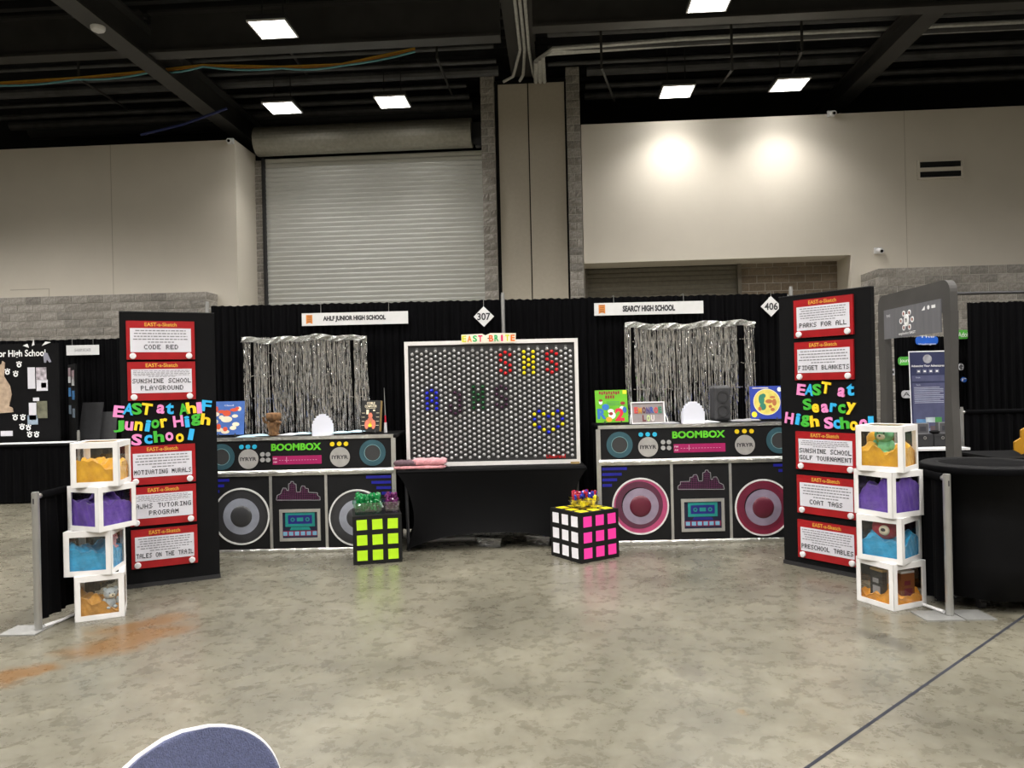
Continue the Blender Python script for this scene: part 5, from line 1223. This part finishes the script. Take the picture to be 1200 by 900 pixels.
tagsign('small pale tag sign on the black curtain right of the phone frame', ['e'], 1126, 430, 6, 8.5, '#c8c8cc', tc=M_ink)
tagsign('small blue tag sign right of the phone frame', ['r'], 1129.5, 445, 7, 6, '#2a62c0')
# notices on the block wall
for k, (x, y, w2, h2, lb) in enumerate(((1042, 421, 7, 13, 'white notice with a coloured stripe left of the black curtain'), (1046, 436, 5, 8, 'small white framed notice below the striped notice'))):
    q = atD(x, y, 10.2); k_ = 10.2/F; t = thing('wall_notice', lb, 'notice', q); MB().bx(-w2*k_/2, w2*k_/2, 0, .01, -h2*k_/2, h2*k_/2).build('card', M_paper, t)
    MB().bx(-w2*k_*.3, w2*k_*.3, -.002, 0, -h2*k_*.2, h2*k_*.2).build('print', mat('notice%d' % k, C(('#6a5a30', '#26262a')[k]), .5), t)
    MB().cyl((0, .02, -q.z-h2*k_/2+h2*k_/2), (0, .02, -h2*k_/2), .012, n=8).build('stand_rod', M_dkmetal, t)
# table and contents
skirted('white topped black skirted table behind the right window box stack', 4.27, 5.0, 8.3, .72, .735, 45, M_white)
YBn = 8.86; a = atD(1066.5, 411, YBn); b = atD(1109.5, 411, YBn); W = b.x-a.x; H = a.z-.75
t = thing('upright_banner', 'upright navy banner reading Advancing Your Adventures', 'banner', ((a.x+b.x)/2, YBn, .745), 0, None, (R(-2), 0, R(0)))
MB().bx(-W/2, W/2, -.004, .004, 0, H).build('border', A_wh, t); sh = MB().bx(-W/2+.008, W/2-.008, -.007, -.004, .01, H-.012).build('sheet', mat('navy_sheet', C('#2a2f52'), .45, var=.12, scale=4), t)
MB().disc(0, H-.095, .052, -.009, -.007, 24).build('round_photo', mat('grey_photo', C('#9a9aa0'), .5, var=.4, scale=20), t)
text(t, 'Advancing Your Adventures', 0, H-.18, W*.9, .034, -.0085, A_wh, offset=.02)
for k in range(4): MB().bx(-.135+k*.072, -.083+k*.072, -.0085, -.007, H-.265, H-.215).build('icon_tile', mat('icon_grey', C('#5c6078'), .5), t); 
mb = MB()
for k in range(4): mb.bx(-.122+k*.072, -.096+k*.072, -.0095, -.0085, H-.25, H-.232)
mb.build('icons', A_wh, t)
MB().bx(-W*.44, W*.44, -.0085, -.007, H-.36, H-.29).bx(-W*.44, W*.44, -.0085, -.007, .05, H-.38).build('text_block', mat('slate_block', C('#4d5070'), .5), t)
mb = MB(); add_text(mb, 'Focus', -.12, H-.312, .05, .018, -.0095); add_text(mb, 'Goals', -.12, H-.40, .05, .018, -.0095)
for k in range(11): mb.bx(-W*.4, W*(.4 if k % 4 else .3), -.0095, -.0085, H-.435-.018*k, H-.429-.018*k)
mb.build('print', mat('pale_print', C('#b8bcd0'), .5), t)
mb = MB()
for (x0, x1, z0, z1, c_) in ((-.16, -.04, .18, .28, '#5a86b0'), (-.05, .06, .24, .30, '#b8c4cc'), (.06, .14, .22, .3, '#4a9050'), (-.15, 0, .06, .17, '#7a8aa0'), (.0, .07, .05, .2, '#5a4a50'), (.07, .15, .08, .2, '#8a9a60')):
    MB().bx(x0, x1, -.0095, -.0085, z0, z1).build('photo_patch', mat('ph'+c_, C(c_), .5, var=.3, scale=14), t)
for k, px in enumerate((1084, 1105)):
    x = Xat(px, 520, 8.45); z1 = atD(px, 509, 8.45).z; t = thing('storage_bin', ['left', 'right'][k]+' black fabric storage bin with ring pull on the white table', 'storage bin', (x, 8.45, .736), 0, 'black storage bins')
    w2 = .098; h2 = z1-.736; MB().bx(-w2, w2, 0, .22, 0, h2).build('body', mat('black_bin_fabric', C('#1b1b1d'), .8), t, bevel=.006); MB().ring(0, h2*.72, .010, .018, -.006, 0, 16).build('ring_pull', M_alu, t)
for k, px in enumerate((1082.5, 1109)):
    x = Xat(px, 500, 8.5); z0 = atD(1084, 509, 8.45).z; t = thing('small_case', ['left', 'right'][k]+' small grey case standing on the black storage bins', 'case', (x, 8.52, z0+.001), 0, 'small grey cases')
    w2, h2 = (.068, .075)[k], (.12, .125)[k]; MB().bx(-w2, w2, 0, .07, 0, h2).build('body', mat('grey_case', C('#56565a'), .5), t); MB().frame(-w2, w2, 0, h2, .008, -.004, 0).build('rim', mat('light_case_rim', C('#8a8a8e'), .5), t); MB().bx(-w2*.5, w2*.5, -.002, 0, h2*.25, h2*.7).build('print', mat('case_print', C('#3c3c42'), .5), t)
o = MB().ball((0, 0, .02), .06, .05, .02).build('black_cap', M_black, loc=(Xat(1095, 500, 8.52), 8.52, atD(1084, 509, 8.45).z)); tag(o, 'flat black pouch between the two small grey cases', 'pouch')
# low curtain rail at right
YK = 8.8; q = atD(1127, 479, YK); xk = q.x; zk = q.z
pole('slim aluminium post beside the right low black curtain', xk, YK, zk); drape('low_curtain', 'low black pleated curtain at the right edge behind the bin', (xk+.03, YK), (xk+2.2, YK), .04, zk-.035, 22, .02, 51, group='neighbour low curtains', sleeve=True)
o = MB().cyl((xk, YK, zk-.04), (xk+2.2, YK, zk-.04), .018, n=8).build('rail_bar', M_alu); tag(o, 'aluminium bar over the right low black curtain', 'rail')
skirted('black skirted table behind the bin at the right edge', Xat(1166, 530, 7.3), Xat(1166, 530, 7.3)+1.5, 7.2, .7, .735, 55)
q = atD(1213, 525, 7.4); t = thing('honeycomb_board', 'mustard yellow honeycomb shaped board behind the bin', 'board', (q.x, 7.4, .736))
hexs = [(0, .09), (-.135, .09), (.135, .09), (-.068, .205), (.068, .205)]
mb = MB()
for i, (x, z_) in enumerate(hexs):
    P = [(x+.083*math.cos(R(30+60*k)), z_+.083*math.sin(R(30+60*k))) for k in range(6)]; MB().prism(P, -.01-.0005*i, .01).build('hexagon', mat('mustard_card', C('#b07d10'), .5, var=.06), t)
MB().bx(-.02, .02, .01, .12, 0, .02).build('back_foot', M_black, t)
# ================================================================== CHAIR IN FRONT
M_navy = mat('navy_woven_fabric', C('#4a5070'), .9, var=.25, scale=160, bump=.5, bscale=300, sheen=.3); M_shell = mat('white_plastic_shell', C('#dfe0e2'), .35, var=.02)
q = onZ(250, 842, .83); t = thing('shell_chair', 'navy upholstered chair with white shell edge in the foreground', 'chair', (-.67, 1.54, 0), R(56))
Wc = .46
def back(off, ins):
    def fn(a, b):
        u = (a*2-1); k = b
        w2 = (Wc/2-ins)*(1.0-.06*k) * (1 if k < .55 else math.sqrt(max(0, 1-((k-.55)/.45)**2.6)) if k < 1 else 0)
        w2 = max(w2, .02); x = u*w2
        z = .43 + (.40-ins)*k; y = off - .02 + .10*k - .55*x*x*1.1 - .0
        return (x, y, z)
    return fn
sh = MB().grid(back(-.004, 0.0), 48, 40).build('backrest_shell', M_shell, t, smooth=True); m_ = sh.modifiers.new('thick', 'SOLIDIFY'); m_.thickness = .006; m_.offset = 0
cu_ = MB().grid(back(-.010, .005), 48, 40).build('back_cushion', M_navy, t, smooth=True); m_ = cu_.modifiers.new('thick', 'SOLIDIFY'); m_.thickness = .012; m_.offset = 0
MB().bx(-Wc/2, Wc/2, -.44, .0, .40, .43).build('seat_shell', M_shell, t, bevel=.012); MB().bx(-Wc/2+.01, Wc/2-.01, -.43, -.02, .43, .465).build('seat_cushion', M_navy, t, bevel=.014)
for sx_ in (-1, 1):
    for y in (-.38, -.04): MB().cyl((sx_*.24, y+(.03 if y > -.2 else -.03), 0), (sx_*.18, y, .40), .011, n=10).build('leg', M_alu, t)
